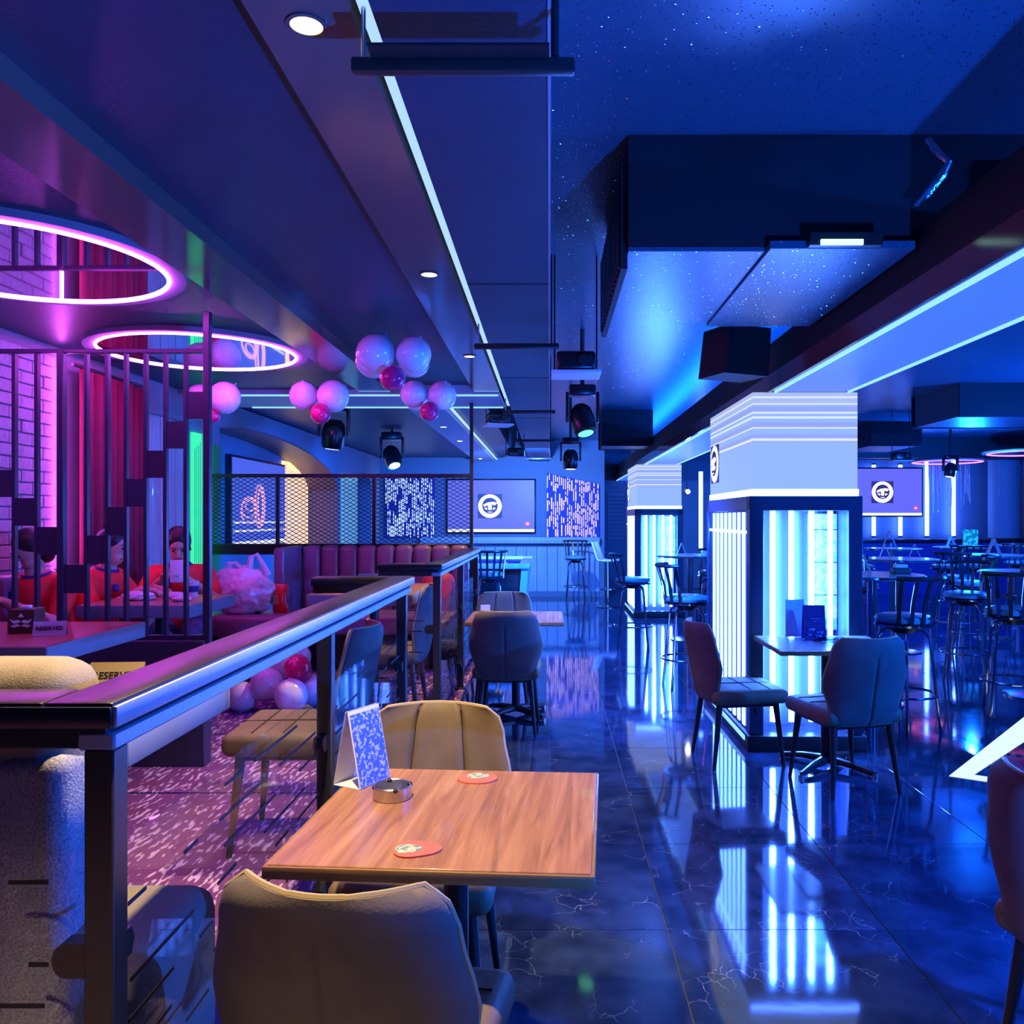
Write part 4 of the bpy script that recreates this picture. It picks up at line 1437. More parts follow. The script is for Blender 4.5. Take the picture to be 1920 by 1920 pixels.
# ------------------------------------------------------------------ mesh fence
YM = 7.86
t = thing('mesh_fence', 'black expanded mesh fence over the purple sofa', 'fence', (-.735, YM, PZ))
X0, X1 = XW + .06 + .735, 0
zb, zt = 1.26 - PZ, 1.90 - PZ
obj('top_rail', box(nb(), X0, X1, -.02, .02, zt - .015, zt + .02, .003, 1), M['black'], t)
obj('bottom_beam', box(nb(), X0, X1, -.06, .06, zb - .10, zb, .004, 1), M['railwood'], t)
obj('post', box(nb(), -.016, .016, -.016, .016, 0, SOF - PZ - .01, .002, 1), M['black'], t)
bays = [(X0, -1.83), (-1.83, -.92), (-.92, 0)]
for a, b in bays:
    if a > X0:
        obj('post', box(nb(), a - .016, a + .016, -.016, .016, zb, zt, .002, 1), M['black'], t)
    bm = nb()
    p = .068
    H = zt - zb - .015
    k = -int(H / p * 2) - 1
    while a + k * p < b:
        for sgn in (1, -1):
            x_s, x_e = a + k * p, a + k * p + H * 1.75
            if sgn < 0:
                x_s, x_e = x_e, x_s
            # clip to the bay
            def clip(xs, xe):
                pts = []
                for tt in (0, 1):
                    pts.append((xs + (xe - xs) * tt, zb + H * tt))
                (xa, za), (xb, zb2) = pts
                def cl(xa, za, xb, zb2, lim, hi):
                    if (xa > lim) == hi and (xb > lim) == hi:
                        return None
                    if (xa > lim) == hi:
                        q = (lim - xa) / (xb - xa)
                        xa, za = lim, za + (zb2 - za) * q
                    elif (xb > lim) == hi:
                        q = (lim - xa) / (xb - xa)
                        xb, zb2 = lim, za + (zb2 - za) * q
                    return xa, za, xb, zb2
                r = cl(xa, za, xb, zb2, a, False)
                if r:
                    r = cl(*r, b, True)
                return r
            r = clip(x_s, x_e)
            if r and (Vector(r[:2]) - Vector(r[2:])).length > .01:
                tube(bm, [(r[0], 0, r[1]), (r[2], 0, r[3])], .0040, 4)
        k += 1
    obj('wire_mesh', bm, M['matte'], t, False)['kind'] = 'stuff'

# ------------------------------------------------------------------ sofas
def pad(t, name, x0, x1, y0, y1, z0, z1, m, bev=.035):
    return obj(name, box(nb(), x0, x1, y0, y1, z0, z1, bev, 4), m, t)
t = thing('tufted_sofa', 'purple leather sofa with channelled back under the mesh fence', 'sofa', (-1.5, 7.40, PZ))
obj('frame', box(nb(), -.74, .74, -.28, .36, .03, .34, .01), M['black'], t)
pad(t, 'seat', -.74, .74, -.32, .22, .30, .47, M['purple'])
for i in range(9):
    x = -.76 + i * .169
    pad(t, 'channel_pad', x, x + .166, .18, .33, .44, 1.055, M['purple'], .05)
pad(t, 'end_wing', -.86, -.765, -.30, .34, .03, 1.05, M['purple'], .03)

t = thing('corner_sofa', 'beige woven corner sofa by the near railing post', 'sofa', (-1.1, 1.60, PZ))
pad(t, 'seat', -.60, .385, -.19, .22, .10, .515, M['sofa_tan'], .05)
pad(t, 'backrest', -.60, .315, -.25, -.10, .08, 1.062, M['sofa_tan'], .06)
pad(t, 'side_cushion', .20, .318, -.265, -.125, .08, .915, M['sofa_grey'], .03)
obj('plinth', box(nb(), -.56, .34, -.22, .18, 0, .11), M['black'], t, False)

t = thing('wall_bench', 'purple wall bench with rounded back pads behind the slatted screen', 'sofa', (XW, 4.55, PZ))
obj('frame', box(nb(), .03, .48, 0, 1.2, .0, .34, .01), M['black'], t)
pad(t, 'seat', .03, .52, 0, 1.2, .30, .46, M['purple'])
for i in range(3):
    y = .02 + i * .38
    pad(t, 'back_pad', .02, .14, y, y + .37, .44, .98, M['purple'], .055)
t = thing('bench', 'purple bench that carries the white plastic bag', 'bench', (-2.42, 6.62, PZ))
obj('frame', box(nb(), -.42, .44, -.18, .22, .0, .42, .01), M['black'], t)
pad(t, 'seat', -.45, .46, -.24, .26, .38, .55, M['purple'], .04)
tag(pad(None, 'red_cushion', -1.05, -.78, 6.75, 6.98, PZ + .48, PZ + .86, M['cushion'], .09), 'red cushion propped up behind the far railing glass', 'cushion')
t = thing('cushion_seat', 'small dark seat that holds the red cushion', 'stool', (-.91, 6.86, PZ))
obj('seat', box(nb(), -.17, .17, -.17, .17, .40, .48, .03, 3), M['purple'], t)
for x in (-1, 1):
    for y in (-1, 1):
        obj('leg', cyl(nb(), (x * .13, y * .13, .41), (x * .15, y * .15, 0), .016, .011), M['black'], t)

# ------------------------------------------------------------------ people
def capsule(bm, a, b, ra, rb, n=12):
    a, b = Vector(a), Vector(b)
    tv_ = (b - a).normalized()
    pts, rad = [], []
    for k in (0, .5, .85):
        pts.append(a - tv_ * ra * math.sqrt(1 - k * k) if k else a - tv_ * ra)
        rad.append(max(ra * k, .001))
    pts += [a, b]
    rad += [ra, rb]
    for k in (.85, .5, 0):
        pts.append(b + tv_ * rb * math.sqrt(1 - k * k) if k else b + tv_ * rb)
        rad.append(max(rb * k, .001))
    tube(bm, pts, rad, n)

def remesh(o, vox, it=5):
    r = o.modifiers.new('fuse', 'REMESH')
    r.mode = 'VOXEL'
    r.voxel_size = vox
    r.use_smooth_shade = True
    s = o.modifiers.new('soft', 'SMOOTH')
    s.factor = .5
    s.iterations = it

def person(label, loc, deg, bow, yaw, arms, hair, phone=False):
    """seated figure facing +Y; bow = head tilt forward, arms = ((elbow, wrist, finger direction) for each side)"""
    t = thing('person', label, 'person', loc, R(deg), 'people in red shirts at the lounge tables')
    hipz = .52
    pel, chest, neck = Vector((0, 0, hipz)), Vector((0, .07, .86)), Vector((0, .12, 1.005))
    hc = Vector((0, .150, 1.112))
    Rm = Matrix.Rotation(R(yaw), 3, 'Z') @ Matrix.Rotation(R(-bow), 3, 'X')
    def H(p):
        return hc + Rm @ Vector(p)
    bm = nb()
    capsule(bm, pel, chest, .125, .125)
    capsule(bm, (-.13, .05, .90), (.13, .05, .90), .065, .065)
    capsule(bm, chest, neck, .09, .052)
    capsule(bm, neck, H((0, -.01, -.03)), .050, .055)
    # head: skull, jaw, nose, ears
    m = Matrix.Translation(hc) @ Rm.to_4x4()
    bmesh.ops.create_uvsphere(bm, u_segments=24, v_segments=16, radius=1, matrix=m @ Matrix.Translation((0, -.01, .02)) @ Matrix.Diagonal((.074, .092, .098, 1)))
    bmesh.ops.create_uvsphere(bm, u_segments=20, v_segments=12, radius=1, matrix=m @ Matrix.Translation((0, .022, -.055)) @ Matrix.Diagonal((.056, .060, .058, 1)))
    capsule(bm, H((0, .080, .012)), H((0, .098, -.018)), .008, .013, 8)
    for s in (-1, 1):
        capsule(bm, H((s * .074, -.012, .02)), H((s * .072, -.006, -.018)), .012, .009, 8)
    for s, (el, wr, fd) in zip((-1, 1), arms):
        sh = Vector((s * .165, .055, .905))
        el, wr, fd = Vector(el), Vector(wr), Vector(fd).normalized()
        capsule(bm, sh, el, .052, .040)
        capsule(bm, el, wr, .040, .027)
        up = Vector((0, 0, 1))
        side = fd.cross(up).normalized()
        pk = wr + fd * .07
        for q in (-1, -.33, .33, 1):
            capsule(bm, wr + fd * .01 + side * q * .018, pk + side * q * .028, .017, .0125, 8)
        for q, ln in ((-1.5, .060), (-.5, .072), (.5, .068), (1.5, .052)):
            a = pk + side * q * .020
            b = a + fd * ln * .55 - up * .012
            c = b + fd * ln * .35 - up * .026
            capsule(bm, a, b, .0095, .009, 8)
            capsule(bm, b, c, .009, .0075, 8)
        th = wr + fd * .03 - side * s * -.03
        capsule(bm, wr + fd * .02, th + fd * .02, .014, .011, 8)
        capsule(bm, th + fd * .02, th + fd * .055 - up * .01, .0105, .008, 8)
    for s in (-1, 1):
        hp, kn, an = Vector((s * .095, .02, hipz)), Vector((s * .12, .43, .50)), Vector((s * .12, .40, .09))
        capsule(bm, hp, kn, .085, .058)
        capsule(bm, kn, an, .056, .036)
        capsule(bm, an, an + Vector((0, .15, -.045)), .038, .030)
    body = obj('body', bm, M['skin'], t)
    remesh(body, .0075, 4)
    # shirt
    bm = nb()
    capsule(bm, pel + Vector((0, 0, .03)), chest, .142, .145)
    capsule(bm, (-.135, .05, .895), (.135, .05, .895), .080, .080)
    capsule(bm, chest, chest + Vector((0, .025, .075)), .11, .075)
    for s, (el, wr, fd) in zip((-1, 1), arms):
        sh = Vector((s * .165, .055, .905))
        capsule(bm, sh, sh + (Vector(el) - sh) * .72, .069, .060)
    shirt = obj('shirt', bm, M['red'], t)
    remesh(shirt, .011, 4)
    nk = []
    for i in range(24):
        a = 2 * math.pi * i / 24
        nk.append(Vector((.072 * math.cos(a), .105 + .066 * math.sin(a), .972 - .016 * math.sin(a))))
    obj('collar', tube(nb(), nk, .011, 7, True), M['navy'], shirt)
    obj('badge', box(nb(), .045, .085, .205, .226, .83, .88, .004, 1), M['navy'], shirt)
    # trousers and shoes
    bm = nb()
    capsule(bm, (-.05, 0, hipz), (.05, 0, hipz), .135, .135)
    for s in (-1, 1):
        capsule(bm, (s * .095, .02, hipz), (s * .12, .43, .50), .095, .068)
        capsule(bm, (s * .12, .43, .50), (s * .12, .40, .13), .066, .050)
    tr = obj('trousers', bm, M['jeans'], t)
    remesh(tr, .012, 4)
    for s in (-1, 1):
        bm = nb()
        capsule(bm, (s * .12, .39, .055), (s * .12, .55, .042), .046, .040)
        obj('shoe', bm, M['blackp'], t)
    # hair cap, strands and face
    bm = nb()
    bmesh.ops.create_uvsphere(bm, u_segments=24, v_segments=16, radius=1, matrix=m @ Matrix.Translation((0, -.022, .040)) @ Matrix.Diagonal((.084, .094, .092, 1)))
    bmesh.ops.create_uvsphere(bm, u_segments=20, v_segments=12, radius=1, matrix=m @ Matrix.Translation((0, -.055, -.018)) @ Matrix.Diagonal((.080, .070, .100, 1)))
    bmesh.ops.create_uvsphere(bm, u_segments=20, v_segments=12, radius=1, matrix=m @ Matrix.Translation((0, -.030, .005)) @ Matrix.Diagonal((.086, .070, .085, 1)))
    if hair == 'tail':
        capsule(bm, H((0, -.11, .03)), H((0, -.15, -.03)), .030, .034)
        capsule(bm, H((0, -.15, -.03)), H((0, -.14, -.17)), .034, .015)
        for s in (-1, 1):
            capsule(bm, H((s * .06, .045, .07)), H((s * .078, .03, -.02)), .014, .010)
    h = obj('hair', bm, M['hair'], t)
    remesh(h, .008, 3)
    for s in (-1, 1):
        bm = nb()
        ball(bm, H((s * .030, .078, .012)), (.011, .007, .006), 10, 8)
        obj('eye', bm, M['eye'], t)
        bm = nb()
        tube(bm, [H((s * .014, .083, .033)), H((s * .032, .081, .038)), H((s * .048, .070, .032))], .0035, 5)
        obj('eyebrow', bm, M['hair'], t)
    bm = nb()
    tube(bm, [H((-.022, .077, -.060)), H((0, .084, -.058)), H((.022, .077, -.060))], .006, 6)
    obj('mouth', bm, M['lips'], t)
    return t
A_table = (((-.25, .20, .70), (-.07, .40, .845), (.3, 1, 0)), ((.25, .20, .70), (.07, .40, .845), (-.3, 1, 0)))
A_phone = (((-.25, .16, .72), (-.06, .36, .90), (.35, .8, .35)), ((.25, .16, .72), (.06, .36, .90), (-.35, .8, .35)))
p3 = person('person in a red jersey with tied hair looking down at a phone', (-2.66, 6.02, PZ), 196, 38, 6, A_phone, 'tail')
p2 = person('person in a red shirt seen from the side behind a square plate', (-2.98, 5.42, PZ), -98, 14, 10, A_table, 'short')
p1 = person('person in a red shirt bowing over the table at the left edge', (-2.98, 4.98, PZ), 165, 34, -25, A_table, 'short')
# phone held by the right person
hp = Matrix.Rotation(R(200), 3, 'Z') @ Vector((0, .47, .94)) + Vector((-2.66, 6.02, PZ))
t = thing('phone', 'dark phone in a pale case held up by the person with tied hair', 'phone', hp, R(200))
obj('case', box(nb(), -.04, .04, -.006, .006, -.07, .08, .005, 2), M['white'], t)
obj('screen', box(nb(), -.035, .035, -.008, -.006, -.063, .073), M['blackp'], t, False)
t = thing('low_stool', 'dark round stool under the person with tied hair', 'stool', (-2.66, 6.04, PZ))
obj('seat', lathe(nb(), [(0, .36), (.16, .36), (.175, .38), (.17, .41), (0, .42)], 28), M['purple'], t)
for k in range(4):
    a = R(45 + 90 * k)
    obj('leg', cyl(nb(), (.11 * math.cos(a), .11 * math.sin(a), .365), (.15 * math.cos(a), .15 * math.sin(a), 0), .014, .01), M['black'], t)

# ------------------------------------------------------------------ things on the near table
TZ = .75
def on_near(px, py):
    d = .75 * 1560 / (py - 972)
    return at(px, py, d)
# tent card
p = on_near(662, 1484)
t = thing('tent_card', 'tall folded tent card with blue print on the near walnut table', 'menu card', (p.x + .005, p.y + .09, TZ), R(62))
def tilted(name, x0, x1, ya, yb, za, zb, th, m, parent):
    bm = nb()
    v = [bm.verts.new(q) for q in ((x0, ya, za), (x1, ya, za), (x1, yb, zb), (x0, yb, zb))]
    n_ = Vector((0, zb - za, -(yb - ya))).normalized() * th
    w_ = [bm.verts.new(q.co + n_) for q in v]
    bm.faces.new(v)
    bm.faces.new(w_[::-1])
    for i in range(4):
        j = (i + 1) % 4
        bm.faces.new((v[i], v[j], w_[j], w_[i]))
    return obj(name, bm, m, parent, False)
W_ = .066
f_ = tilted('front_leaf', -W_, W_, -.048, -.004, .002, .21, .0012, M['white'], t)
bm = nb()
v = [bm.verts.new(q) for q in ((-W_ + .004, -.0494, .006), (W_ - .004, -.0494, .006), (W_ - .004, -.0084, .200), (-W_ + .004, -.0084, .200))]
bm.faces.new(v)
obj('print', bm, M['print'], f_, False)
tilted('rear_leaf', -W_, W_, .048, .004, .002, .21, -.0012, M['white'], t)
obj('base_leaf', box(nb(), -W_, W_, -.047, .047, .0005, .0020), M['white'], t, False)
# ashtray
p = on_near(733, 1500)
t = thing('ashtray', 'round brushed steel ashtray on the near walnut table', 'ashtray', (p.x, p.y + .02, TZ))
bw = obj('bowl', lathe(nb(), [(0, .0), (.050, .0), (.052, .004), (.0505, .034), (.0485, .036), (.0465, .034), (.0465, .006), (0, .005)], 40), M['steel'], t)
for a in (-70, 20, 110, 200):
    o = obj('notch', box(nb(), .041, .0535, -.006, .006, .027, .0366, .002, 1), M['black'], bw)
    o.rotation_euler = (0, 0, R(a))
# coasters
def coaster(label, px, py, r, kind, deg):
    p = on_near(px, py)
    t = thing('coaster', label, 'coaster', (p.x, p.y, TZ), R(deg), 'red card coasters')
    pts = []
    for i in range(36):
        a = 2 * math.pi * i / 36
        k = r * (1 + .10 * math.cos(2 * a) + (.07 * math.cos(3 * a) if kind else 0))
        pts.append((k * math.cos(a), k * math.sin(a)))
    dsk = obj('disc', prism(nb(), pts, 0, .004, 'z'), M['coaster'], t, False)
    q = [(x * .55 - r * (.38 if kind else 0), y * .55 + r * (.0 if kind else .38)) for x, y in pts]
    obj('print', prism(nb(), q, .004, .0046, 'z'), M['coaster2'], t, False)
coaster('red coaster with a printed left end near the front table edge', 780, 1594, .050, 1, 4)
coaster('red round coaster near the far edge of the walnut table', 895, 1461, .052, 0, 0)

# lounge table things
def sign(label, x, y, z, deg, wd, ht, card, ink, frame=None):
    t = thing('reserved_sign', label, 'sign', (x, y, z), R(deg), 'reserved signs')
    f = tilted('front_leaf', -wd / 2, wd / 2, -ht * .42, -.001, .001, ht, .0012, card, t)
    tilted('rear_leaf', -wd / 2, wd / 2, ht * .42, .001, .001, ht, -.0012, card, t)
    bm = text_bm('RESERVED', wd * .185, .0004, True, 0)
    o = obj('lettering', bm, ink, f, False)
    ang = math.atan2(ht, ht * .42 - .001)
    o.rotation_euler = (ang, 0, 0)
    nn = Vector((0, -math.sin(ang), math.cos(ang)))
    o.location = Vector((0, -ht * .21, ht * .5)) + nn * .0022
    return t
M['ink'] = mat('black_ink', (.006, .006, .008), .5)
M['cardb'] = mat('pale_blue_card', (.55, .72, .80), .4)
sign('pale blue reserved sign on the table before the slatted screen', -2.135, 3.56, PZ + .80, 18, .125, .06, M['cardb'], M['ink'])
sign('gold framed reserved sign behind the beige corner sofa', -1.275, 2.46, PZ + .80, 4, .155, .075, M['goldc'], M['ink'])
t = thing('napkin_box', 'brown napkin box with a white moustache print before the slatted screen', 'napkin box', (-2.30, 3.66, PZ + .80), R(8))
obj('box', box(nb(), -.056, .056, -.05, .05, 0, .105, .003, 1), M['brown'], t)
bm = nb()
for s in (-1, 1):
    prism(bm, [(0, .052), (s * .012, .060), (s * .028, .056), (s * .045, .064), (s * .030, .044), (s * .012, .046)], -.0525, -.0505, 'y')
    prism(bm, [(0, .034), (s * .016, .042), (s * .042, .034), (s * .026, .026)], -.0525, -.0505, 'y')
prism(bm, [(-.012, .072), (.012, .072), (0, .088)], -.0525, -.0505, 'y')
obj('moustache_print', bm, M['white'], t, False)
obj('napkins', box(nb(), -.02, .02, -.02, .02, .104, .118, .006, 2), M['white'], t)
t = thing('napkin_holder', 'grey napkin holder with an orange side on the railing corner table', 'napkin box', (-1.43, 2.38, PZ + .80), R(-20))
obj('front_plate', box(nb(), -.005, .075, -.045, -.040, 0, .09), mat('grey_plate', (.22, .21, .20), .4), t, False)
obj('rear_plate', box(nb(), -.06, .005, .02, .026, 0, .085), M['orange'], t, False)
obj('napkins', box(nb(), -.025, .03, -.036, .018, 0, .098, .008, 2), M['white'], t)
obj('base', box(nb(), -.06, .075, -.045, .026, 0, .004), M['black'], t, False)
tag(obj('napkin', box(nb(), -1.27, -1.21, 2.30, 2.34, PZ + .8, PZ + .83, .004, 1), M['white']), 'small folded white napkin beside the gold framed reserved sign', 'napkin')
# things on the people's table
for i, (x, y, s, lab) in enumerate(((-2.52, 5.10, .10, 'crumpled pale snack pack at the left of the table of people'), (-2.33, 5.18, .08, 'crumpled pale snack pack in the middle of the table of people'), (-2.22, 5.02, .06, 'small crumpled wrapper at the right of the table of people'))):
    bm = nb()
    bmesh.ops.create_icosphere(bm, subdivisions=3, radius=1)
    rnd = random.Random(i)
    for v in bm.verts:
        k = 1 + rnd.uniform(-.12, .12)
        v.co = Vector((v.co.x * s * k, v.co.y * s * .7 * k, max(v.co.z, -.6) * s * .32 * k))
    bmesh.ops.translate(bm, verts=bm.verts, vec=(x, y, PZ + .80 + s * .22))
    tag(obj('snack_pack', bm, M['bag']), lab, 'snack pack', 'packs on the table of people')
t = thing('paper_cup', 'white paper cup on the table of people', 'cup', (-2.28, 5.32, PZ + .80))
obj('cup', lathe(nb(), [(0, 0), (.028, 0), (.038, .10), (.036, .10), (.027, .004), (0, .004)], 24), M['white'], t)
obj('band', lathe(nb(), [(.031, .03), (.0325, .03), (.036, .07), (.0345, .07)], 24, closed=True), M['navy'], t)

# plastic bag and snack bag on the bench
t = thing('plastic_bag', 'full white plastic bag with handles on the purple bench', 'bag', (-2.44, 6.60, PZ + .55))
bm = nb()
bmesh.ops.create_icosphere(bm, subdivisions=5, radius=1)
from mathutils import noise
for v in bm.verts:
    c = v.co.copy()
    k = 1 + .10 * noise.noise(c * 3.1) + .06 * noise.noise(c * 8.3 + Vector((3, 1, 2)))
    fold = .02 * math.sin(9 * math.atan2(c.y, c.x) + 5 * c.z)
    z = max(c.z, -.82)
    v.co = Vector((c.x * (.25 + fold) * k, c.y * .17 * k, .17 + z * .20 * k))
obj('bag_body', bm, M['bag'], t)
for x, ln in ((-.05, .05), (.12, .12)):
    bm = nb()
    pts = [(x - .05, -.03, .33), (x - .03, -.04, .36 + ln * .7), (x + .01, -.03, .35 + ln), (x + .06, -.02, .33 + ln * .4), (x + .09, 0, .30)]
    tube(bm, pts, [.03, .022, .014, .022, .03], 8)
    obj('handle', bm, M['bag'], t)
t = thing('snack_bag', 'shiny red snack bag standing beside the white plastic bag', 'bag', (-2.14, 6.62, PZ + .55))
bm = nb()
rows = []
for j in range(9):
    v_ = j / 8
    hw = .055 + .008 * math.sin(v_ * 9)
    th = .030 * math.sin(math.pi * v_) ** .6 + .002
    rows.append([bm.verts.new((hw * math.cos(a), th * math.sin(a), .23 * v_)) for a in [2 * math.pi * i / 16 for i in range(16)]])
for A, B in zip(rows, rows[1:]):
    for i in range(16):
        bm.faces.new((A[i], A[(i + 1) % 16], B[(i + 1) % 16], B[i]))
bm.faces.new(rows[0])
bm.faces.new(rows[-1])
obj('bag_body', bm, M['redmat'], t)
obj('label_patch', box(nb(), -.05, -.005, -.034, -.030, .07, .14), M['goldc'], t, False)
# ornaments on the sofa table
for x, y, r, m, lab in ((-1.52, 5.56, .045, M['bpink'], 'pink party ball on the table before the purple sofa'), (-1.44, 5.60, .042, mat('gold_ball', (.80, .55, .10), .25, .4), 'gold party ball on the table before the purple sofa'),
                        (-.985, 5.56, .045, M['redmat'], 'red party ball at the end of the near railing')):
    bm = nb()
    bmesh.ops.create_icosphere(bm, subdivisions=3, radius=r)
    for v in bm.verts:
        v.co *= 1 + .18 * noise.noise(v.co * 60)
    bmesh.ops.translate(bm, verts=bm.verts, vec=(x, y, PZ + .80 + r))
    tag(obj('party_ball', bm, m), lab, 'ornament', 'party balls')
for i, (x, y, c, lab) in enumerate(((-1.22, 5.75, M['print'], 'blue foil gift pack on the sofa table'), (-1.08, 5.68, M['bpink'], 'pink foil gift pack on the sofa table'), (-1.12, 6.05, M['leaf'], 'green foil gift pack on the sofa table'))):
    t = thing('gift_pack', lab, 'gift', (x, y, PZ + .80), .3 * i)
    obj('pack', box(nb(), -.07, .07, -.045, .045, 0, .055, .012, 2), c, t)
    obj('ribbon', box(nb(), -.012, .012, -.047, .047, -.0, .058, .004, 1), M['white'], t)
t = thing('rolled_banner', 'blue and red rolled banner above the near railing return', 'banner', (-1.30, 6.25, PZ + .80), R(5))
obj('roll', cyl(nb(), (-.13, 0, .05), (.05, 0, .05), .04, .04, 20), M['navy'], t)
obj('roll_end', cyl(nb(), (.05, 0, .05), (.16, 0, .05), .035, .03, 20), M['redmat'], t)
# second table things
p = Vector((-.47, 6.12, TZ))
t = thing('tent_card', 'bright white standing card on the second walnut table', 'menu card', p, R(10))
obj('card', box(nb(), -.035, .035, -.002, .002, .002, .115), M['white'], t, False)
obj('foot', box(nb(), -.04, .04, -.03, .03, 0, .004), M['white'], t, False)
t = thing('ashtray', 'low steel ashtray on the second walnut table', 'ashtray', (-.14, 6.2, TZ))
obj('bowl', lathe(nb(), [(0, 0), (.05, 0), (.05, .03), (.046, .03), (.046, .005), (0, .005)], 28), M['steel'], t)
t = thing('flyer', 'white flyer lying on the second walnut table', 'paper', (-.30, 6.14, TZ), R(12))
obj('sheet', box(nb(), -.10, .10, -.05, .05, 0.0005, .002), M['white'], t, False)
obj('print_block', box(nb(), -.08, .02, -.03, .03, .002, .0024), M['print'], t, False)
# light column table things
t = thing('menu_holder', 'dark blue printed menu card on the light column table', 'menu card', (1.63, 5.13, TZ), R(-6))
f_ = tilted('front_leaf', -.065, .065, -.05, -.008, .002, .215, .002, M['navy'], t)
tilted('rear_leaf', -.065, .065, .05, .008, .002, .215, -.002, M['navy'], t)
for k, (a, b, zf) in enumerate(((-.03, .045, .62), (-.02, .045, .55), (-.04, .0, .30), (.01, .05, .22), (-.045, -.02, .15), (.0, .04, .12))):
    y_ = -.05 + .042 * zf - .0045
    obj('print_line', box(nb(), a, b, y_, y_ + .001, .213 * zf, .213 * zf + (.004 if k < 2 else .014)), M['print'], f_, False)
t = thing('clear_card_stand', 'clear acrylic card stand behind the dark blue menu card', 'card stand', (1.545, 5.24, TZ), R(8))
obj('plate', box(nb(), -.06, .06, -.003, .003, .006, .24), M['cardb'], t, False)
obj('foot', box(nb(), -.06, .06, -.035, .035, 0, .006), M['glass'], t, False)
t = thing('ashtray', 'square glass ashtray on the light column table', 'ashtray', (1.735, 5.03, TZ), R(5))
bw = obj('bowl', box(nb(), -.045, .045, -.045, .045, 0, .035, .008, 2), M['glassd'], t)
obj('well', lathe(nb(), [(0, .0352), (.030, .0352), (.030, .037), (0, .037)], 20), M['steel'], t)
t = thing('clear_card_stand', 'blue tinted acrylic stand behind the square glass ashtray', 'card stand', (1.745, 5.16, TZ), R(3))
obj('plate', box(nb(), -.045, .045, -.003, .003, .006, .13), M['glassd'], t, False)
obj('foot', box(nb(), -.045, .045, -.03, .03, 0, .006), M['glassd'], t, False)

# tent cards and bits on the high tables
def small_tent(label, x, y, z, deg, h=.14, m=None):
    t = thing('tent_card', label, 'menu card', (x, y, z), R(deg), 'tent cards on the high tables')
    tilted('front_leaf', -.05, .05, -h * .4, -.001, .001, h, .0012, m or M['white'], t)
    tilted('rear_leaf', -.05, .05, h * .4, .001, .001, h, -.0012, m or M['white'], t)
HT = 1.05
small_tent('white tent card on the round table behind the near column', 2.62, 6.95, HT, 80, .15)
small_tent('left white tent card on the middle lounge table', 3.75, 9.3, HT, 75, .16)
small_tent('right white tent card on the middle lounge table', 4.15, 9.45, HT, 70, .16)
small_tent('tent card on the right edge round table behind the stools', 5.5, 10.3, HT, 85, .2)
small_tent('pale tent card on the table before the far light column', 1.62, 10.2, HT, 86, .15)
small_tent('tall tent card on the far table under the violet television', 5.15, 12.6, HT, 80, .26)
small_tent('triangular tent card beside the leafy menu', 6.35, 13.15, HT, 88, .17)
t = thing('leafy_menu', 'standing menu with green leaf print on a far right table', 'menu card', (6.68, 13.2, HT))
obj('card', box(nb(), -.12, .12, -.003, .003, .004, .27), mat('leaf_print', (.70, .74, .62), .5, vary=(14, (.04, .24, .06), .46, .52)), t, False)
obj('foot', box(nb(), -.12, .12, -.03, .03, 0, .004), M['black'], t, False)
t = thing('cutlery_caddy', 'dark caddy with chrome bottles on the right edge table', 'caddy', (4.05, 6.95, HT))
obj('tray', box(nb(), -.09, .09, -.06, .06, 0, .05, .006, 1), M['black'], t)
for k in range(3):
    b_ = obj('bottle', lathe(nb(), [(0, .02), (.02, .02), (.02, .09), (.009, .11), (.009, .13), (0, .13)], 16, (-.05 + .05 * k, 0, 0)), M['chrome'], t)
t = thing('cutlery_caddy', 'dark caddy on the round table behind the near column', 'caddy', (2.86, 6.78, HT))
obj('tray', box(nb(), -.07, .07, -.05, .05, 0, .05, .006, 1), M['black'], t)
obj('napkins', box(nb(), -.05, .05, -.03, .03, .01, .075, .004, 1), M['white'], t)
t = thing('ashtray', 'pale ashtray on the table before the far light column', 'ashtray', (1.92, 10.2, HT))
obj('bowl', lathe(nb(), [(0, 0), (.06, 0), (.065, .05), (.058, .05), (.055, .008), (0, .008)], 24), M['whitep'], t)

# ------------------------------------------------------------------ far right lounge
for i, (px, lab) in enumerate(((1640, 'first'), (1690, 'second'), (1740, 'third'), (1790, 'fourth'))):
    x = (px - 1030) * 17.7 / 1560
    t = thing('led_wall_tube', '%s upright LED tube from the left on the far right wall' % lab, 'led tube', (x, 17.75, 1.1), 0, 'upright LED tubes on the far wall')
    obj('tube', cyl(nb(), (0, 0, .03), (0, 0, 1.55), .04, .04, 14), M['tube2'], t)
    for z in (0, 1.54):
        obj('end_cap', cyl(nb(), (0, 0, z), (0, 0, z + .03), .045, .045, 14), M['black'], t)
t = thing('led_wall_tube', 'single upright LED tube between the two light columns', 'led tube', ((1314 - 1030) * 14.6 / 1560, 14.6, .9))
obj('tube', cyl(nb(), (0, 0, .03), (0, 0, 1.42), .035, .035, 14), M['tube2'], t)
obj('stand', cyl(nb(), (0, 0, -.9), (0, 0, .03), .02), M['black'], t)
t = thing('round_pillar', 'smooth blue lit round pillar on the far right', 'pillar', (9.35, 17.1, 0))
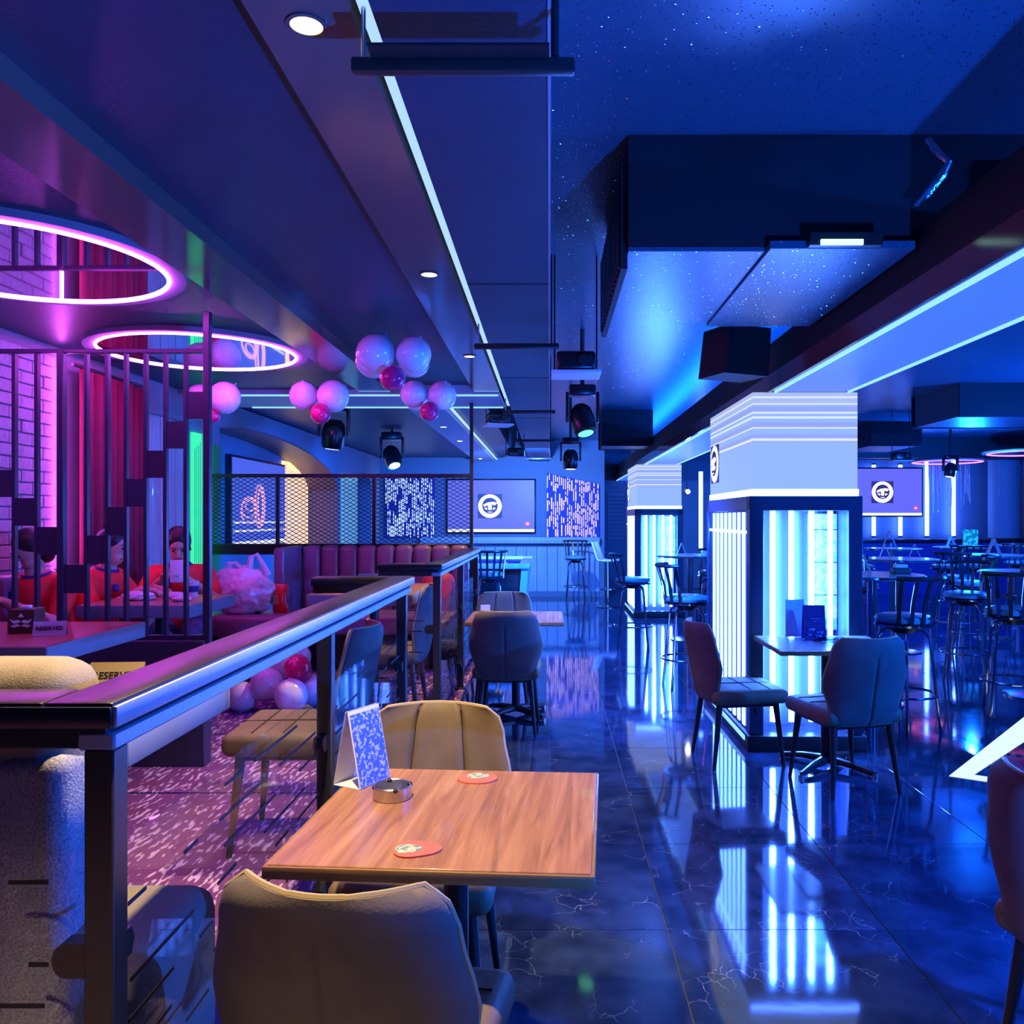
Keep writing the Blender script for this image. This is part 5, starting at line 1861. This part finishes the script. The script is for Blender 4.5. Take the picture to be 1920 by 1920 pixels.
obj('shaft', lathe(nb(), [(0, 1.1), (.30, 1.1), (.30, CEIL), (0, CEIL)], 40), M['wallp'], t)
obj('base_drum', lathe(nb(), [(0, 0), (.33, 0), (.33, 1.1), (0, 1.1)], 40), M['matte'], t)
struct('brick_face', box(nb(), XR - .03, XR, 9, YF, 1.1, CEIL), mat('dim_red_brick', (.25, .09, .10), .8, bump=(30, .4)), '', bpy.data.objects['wall_right'])
# hanging crystal strands (tinsel) before the far wall
for k, (px, n_) in enumerate(((1760, 12), (1800, 10), (1895, 16))):
    rnd = random.Random(40 + k)
    bm = nb()
    x0 = (px - 1030) * 16.9 / 1560
    for i in range(n_):
        x = x0 + rnd.uniform(-.25, .25)
        h = rnd.uniform(.5, .95)
        tube(bm, [(x, 16.9 + rnd.uniform(-.1, .1), 3.0), (x, 16.9, 2.55 - h)], .007, 5)
    lab = ['left', 'middle', 'right'][k]
    tag(obj('crystal_strands', bm, M['foil']), '%s bunch of glittering strands hanging on the far right' % lab, 'strands', None, 'stuff')
# low partition shelf along the far wall
t = thing('partition', 'dark low partition with shelves along the far right wall', 'partition', (6.6, 16.4, 0))
obj('panel', box(nb(), -2.6, 3.4, 0, .12, 0, 1.02), M['navy'], t, False)
obj('cap', box(nb(), -2.65, 3.45, -.05, .17, 1.02, 1.09, .01), M['railwood'], t)
for x in (-2.3, -1.1, .1, 1.3, 2.5):
    obj('frame', box(nb(), x, x + .05, -.03, .0, 0, 1.02), M['railmetal'], t, False)
# flat emissive white strips in a V on the floor
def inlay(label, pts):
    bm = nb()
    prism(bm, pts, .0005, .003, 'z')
    tag(obj('floor_strip', bm, M['floorstrip'], None, False), label, 'led strip', 'white floor strips')
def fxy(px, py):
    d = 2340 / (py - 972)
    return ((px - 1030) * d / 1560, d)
inlay('long bright white strip on the floor at the right edge', [fxy(1780, 1455), fxy(1826, 1453), fxy(1990, 1345), fxy(1990, 1290)])
inlay('short bright white strip on the floor beside the cropped chair', [fxy(1780, 1455.4), fxy(1826, 1453.4), fxy(1905, 1465), fxy(1905, 1474)])
